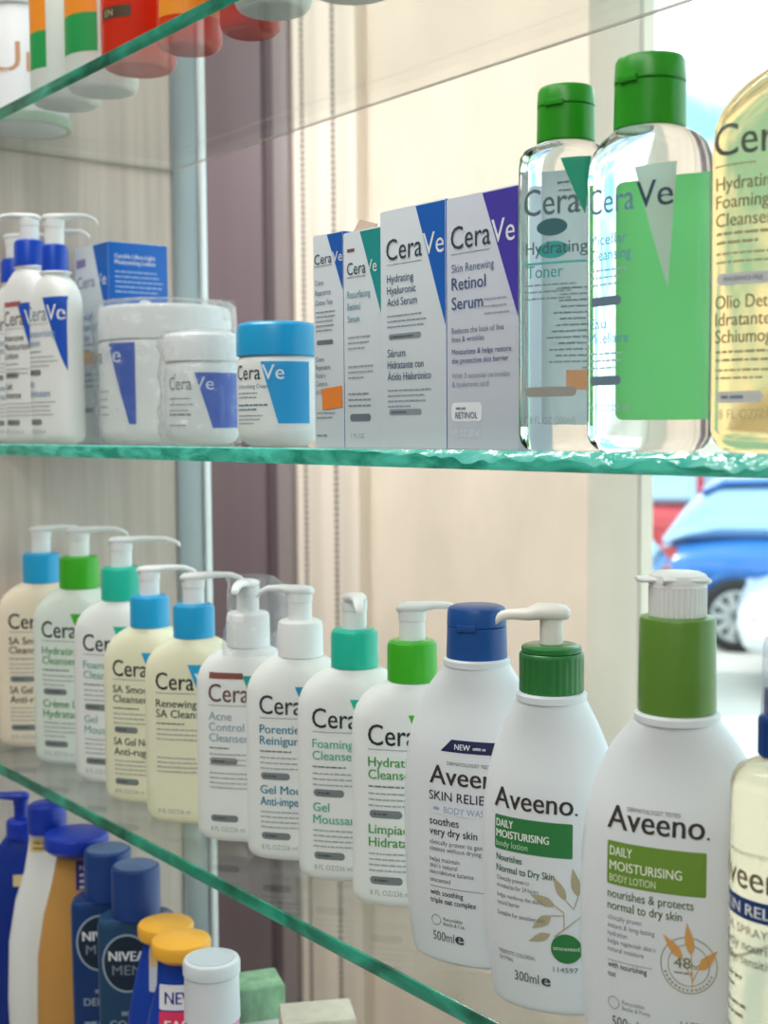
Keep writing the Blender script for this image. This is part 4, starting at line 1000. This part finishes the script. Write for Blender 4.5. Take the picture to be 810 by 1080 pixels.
# pink bottle
root, P, pr = round_bottle('micellar_bottle', 'clear bottle of pink liquid with pale grey cap', -0.7515, .4310, ZB, [(0, 19), (2, 21.5), (5, 22.5), (60, 23), (110, 23), (128, 21), (140, 18.5), (160, 17.5), (184, 17.2)], mat('frosted_pink_bottle', '#f2a9cf', 0.25, sss=0.3), 50, 48, GRP_L)
lathe('neck_sleeve', [(154, 18.8), (164, 18.6), (184, 18.2)], mat('frosted_sleeve', '#dfe4ea', 0.3), root); lathe('cap', [(184, 18.4), (185, 19.2), (192, 19.2), (194, 18.4), (194.6, 17)], mat('pale_grey_cap', '#d5dde2', 0.3), root, 44)
lathe('cap_recess', [(194.4, 15.5), (195, 15.5)], mat('pale_grey_cap_top', '#c3cdd4', 0.35), root, 44)
# soap boxes
SOAPG = mat('marbled_green_card', '#9ed4aa', 0.4, var=0.30, vscale=(120, 120, 60)); SOAPC = mat('cream_card', '#e9e4d2', 0.5, var=0.12, vscale=(90, 90, 90))
root = thing('soap_box', 'marbled pale green soap box with white band', 'box', (-0.8120, .5000, ZB), 70)
boxm('carton_body', -21, 21, -17, 17, 0, 140, SOAPG, root, 0.5, True)
boxm('top_flap', -20.3, 20.3, -16.3, 16.3, 139.8, 140.5, SOAPG, root, 0.2, True)
boxm('white_band', -21.25, 21.25, -17.25, 17.25, 103, 116, mat('white_band_paper', '#e6eee8', 0.5), root, 0.2, True)
boxm('green_band', -21.2, 21.2, -17.2, 17.2, 60, 102.5, mat('leaf_green_card', '#6fae62', 0.45), root, 0.2, True)
root = thing('soap_box', 'cream coloured soap box beside the green one', 'box', (-0.728, .500, ZB), 62)
boxm('carton_body', -25, 25, -17, 17, 0, 146, SOAPC, root, 0.5, True)
boxm('top_flap', -24.3, 24.3, -16.3, 16.3, 145.8, 146.5, SOAPC, root, 0.2, True)

# ------------------------------------------------------------ outside
GZ = EYE - 1.90
gm = mat('sunlit_pavement', '#d9d4cc', 0.85, var=0.08, vscale=(0.6, 0.6, 0.6))
struct(boxm('ground', -60, 40, 1.70, 80, GZ-0.3, GZ, gm))
def car(label, loc, yaw, paint, L=4.2, Wd=1.74, H=1.46):
    root = thing('car', label, 'car', (loc[0], loc[1], GZ), yaw, 'parked cars outside')
    pm = mat('paint_'+paint.strip('#'), paint, 0.22, coat=0.6)
    # lower hull: stations along the length (x), section in y,z
    st = [(-L/2, 0.38, 0.62, 0.60), (-L/2+0.05, 0.30, 0.82, 0.74), (-L/2+0.25, 0.24, 0.93, 0.83), (-L/2+0.8, 0.20, 0.96, Wd/2), (0, 0.20, 0.94, Wd/2), (L/2-1.1, 0.20, 0.90, Wd/2), (L/2-0.4, 0.22, 0.80, 0.82), (L/2-0.08, 0.28, 0.70, 0.72), (L/2, 0.36, 0.60, 0.55)]
    rings = [[(x, p, (z0+z1)/2+q) for p, q in sect(hw, (z1-z0)/2, 4, 24)] for x, z0, z1, hw in st]
    v, f = loft_vf(rings); mk('car_body', v, f, pm, root, 40)
    gl_ = mat('car_glass', '#9fc3dd', 0.08, coat=0.5)
    st = [(-L/2+0.10, 0.90, 0.95, 0.70), (-L/2+0.30, 0.90, 1.22, 0.66), (-L/2+0.55, 0.90, H-0.05, 0.62), (-0.3, 0.9, H-0.03, 0.62), (0.35, 0.9, H-0.08, 0.61), (0.9, 0.88, 1.15, 0.66), (1.25, 0.86, 0.93, 0.72)]
    rings = [[(x, p*(1.12-0.12*(q > 0)), (z0+z1)/2+q) for p, q in sect(hw, max(0.02, (z1-z0)/2), 4, 24)] for x, z0, z1, hw in st]
    v, f = loft_vf(rings); mk('greenhouse', v, f, gl_, root, 40)
    st = [(-L/2+0.42, H-0.16, H-0.10, 0.60), (-L/2+0.6, H-0.09, H, 0.60), (-0.3, H-0.06, H+0.02, 0.60), (0.3, H-0.10, H-0.01, 0.59), (0.5, H-0.16, H-0.10, 0.58)]
    rings = [[(x, p, (z0+z1)/2+q) for p, q in sect(hw, (z1-z0)/2, 3, 20)] for x, z0, z1, hw in st]
    v, f = loft_vf(rings); mk('roof', v, f, pm, root, 40)
    for sy in (-1, 1):
        for x in (-0.55, 0.3):
            o = boxm('pillar', x-0.04, x+0.04, -0.03, 0.03, 0.88, H-0.05, pm, root, 0.01); o.location = (0, sy*0.66, 0)
    ty = mat('tyre_rubber', '#2d2f33', 0.8); rm = mat('alloy_rim', '#c9cdd0', 0.3, 0.7)
    for x in (-L/2+0.72, L/2-0.82):
        for sy in (-1, 1):
            N = 32; rows = [(-0.10, 0.20), (-0.10, 0.28), (-0.07, 0.31), (0.07, 0.31), (0.10, 0.28), (0.10, 0.20)]
            rings = [[(x+r*math.cos(2*math.pi*i/N), sy*(Wd/2-0.07)+t, 0.31+r*math.sin(2*math.pi*i/N)) for i in range(N)] for t, r in rows]
            v, f = loft_vf(rings); w_ = mk('tyre', v, f, ty, root, 40)
            V, F = [], []
            for k in range(10):
                t = 2*math.pi*k/10; o = len(V); c_, s_ = math.cos(t), math.sin(t)
                for yy in (0.105, 0.125):
                    for rr, ww in ((0.03, 0.03), (0.20, 0.028)):
                        for sg in (-1, 1): V.append((x+rr*c_-sg*ww*s_, sy*(Wd/2-0.07+yy), 0.31+rr*s_+sg*ww*c_))
                F += [tuple(o+i for i in q) for q in ((0, 1, 3, 2), (4, 6, 7, 5), (0, 2, 6, 4), (1, 5, 7, 3), (2, 3, 7, 6), (0, 4, 5, 1))]
            mk('rim_spokes', V, F, rm, w_, 0)
            rings = [[(x+r*math.cos(2*math.pi*i/N), sy*(Wd/2-0.07+t), 0.31+r*math.sin(2*math.pi*i/N)) for i in range(N)] for t, r in ((0.09, 0.215), (0.128, 0.215), (0.128, 0.19), (0.09, 0.19))]
            v = [p for r in rings for p in r]; f = [(k*N+i, k*N+(i+1) % N, (k+1)*N+(i+1) % N, (k+1)*N+i) for k in range(3) for i in range(N)]
            mk('rim_ring', v, f, rm, w_, 40)
            ar = [[(x+r*math.cos(math.pi*i/16), sy*(Wd/2+t), 0.31+r*math.sin(math.pi*i/16)) for i in range(17)] for t, r in ((-0.02, 0.345), (0.012, 0.345), (0.012, 0.395), (-0.02, 0.395))]
            v = [p for r in ar for p in r]; f = [(k*17+i, k*17+i+1, (k+1)*17+i+1, (k+1)*17+i) for k in range(3) for i in range(16)]
            mk('wheel_arch', v, f, pm, root, 40)
    for sy in (-1, 1):
        o = boxm('tail_lamp', -L/2+0.06, -L/2+0.22, -0.10, 0.10, 0.72, 0.86, mat('tail_lamp_red', '#b8483c', 0.25), root, 0.02); o.location = (0, sy*0.66, 0)
        o = boxm('head_lamp', L/2-0.24, L/2-0.06, -0.14, 0.14, 0.56, 0.68, mat('head_lamp_clear', '#e8edf0', 0.15), root, 0.02); o.location = (0, sy*0.60, 0)
    boxm('side_crease', -L/2+0.35, L/2-0.6, -Wd/2-0.012, Wd/2+0.012, 0.66, 0.68, pm, root, 0.005)
    boxm('bumper_strip', L/2-0.06, L/2+0.015, -0.55, 0.55, 0.36, 0.46, mat('dark_grille', '#4a5560', 0.5), root, 0.02)
    return root
car('blue car parked on the sunlit street outside', (-6.25, 10.51), 37, '#2f74c0')
car('red car parked beyond the blue car', (-10.2, 13.6), 37, '#b8323e')
car('white car with dark bumper strip at the right edge', (-4.42, 9.30), 217, '#e6ebee')
car('white car half hidden behind the window reveal', (-7.6, 5.85), 217, '#eef0f0', H=1.34)
# low pale building across the street
bd = thing('building', 'pale low building across the street behind the parked cars', 'building', (-30, 42, GZ), 40)
boxm('facade', -22, 22, -3, 3, 0, 4.2, mat('pale_render', '#ddd6cc', 0.8, var=0.08, vscale=(0.3, 0.3, 0.3)), bd)
boxm('roof_slab', -22.4, 22.4, -3.4, 3.4, 4.2, 4.5, mat('pale_roof', '#cfcac4', 0.8), bd)
wm = mat('far_window_glass', '#9fb4c0', 0.15)
for k in range(9): boxm('shop_window', -20+k*4.6, -17.2+k*4.6, -3.06, -2.9, 0.5, 3.0, wm, bd)
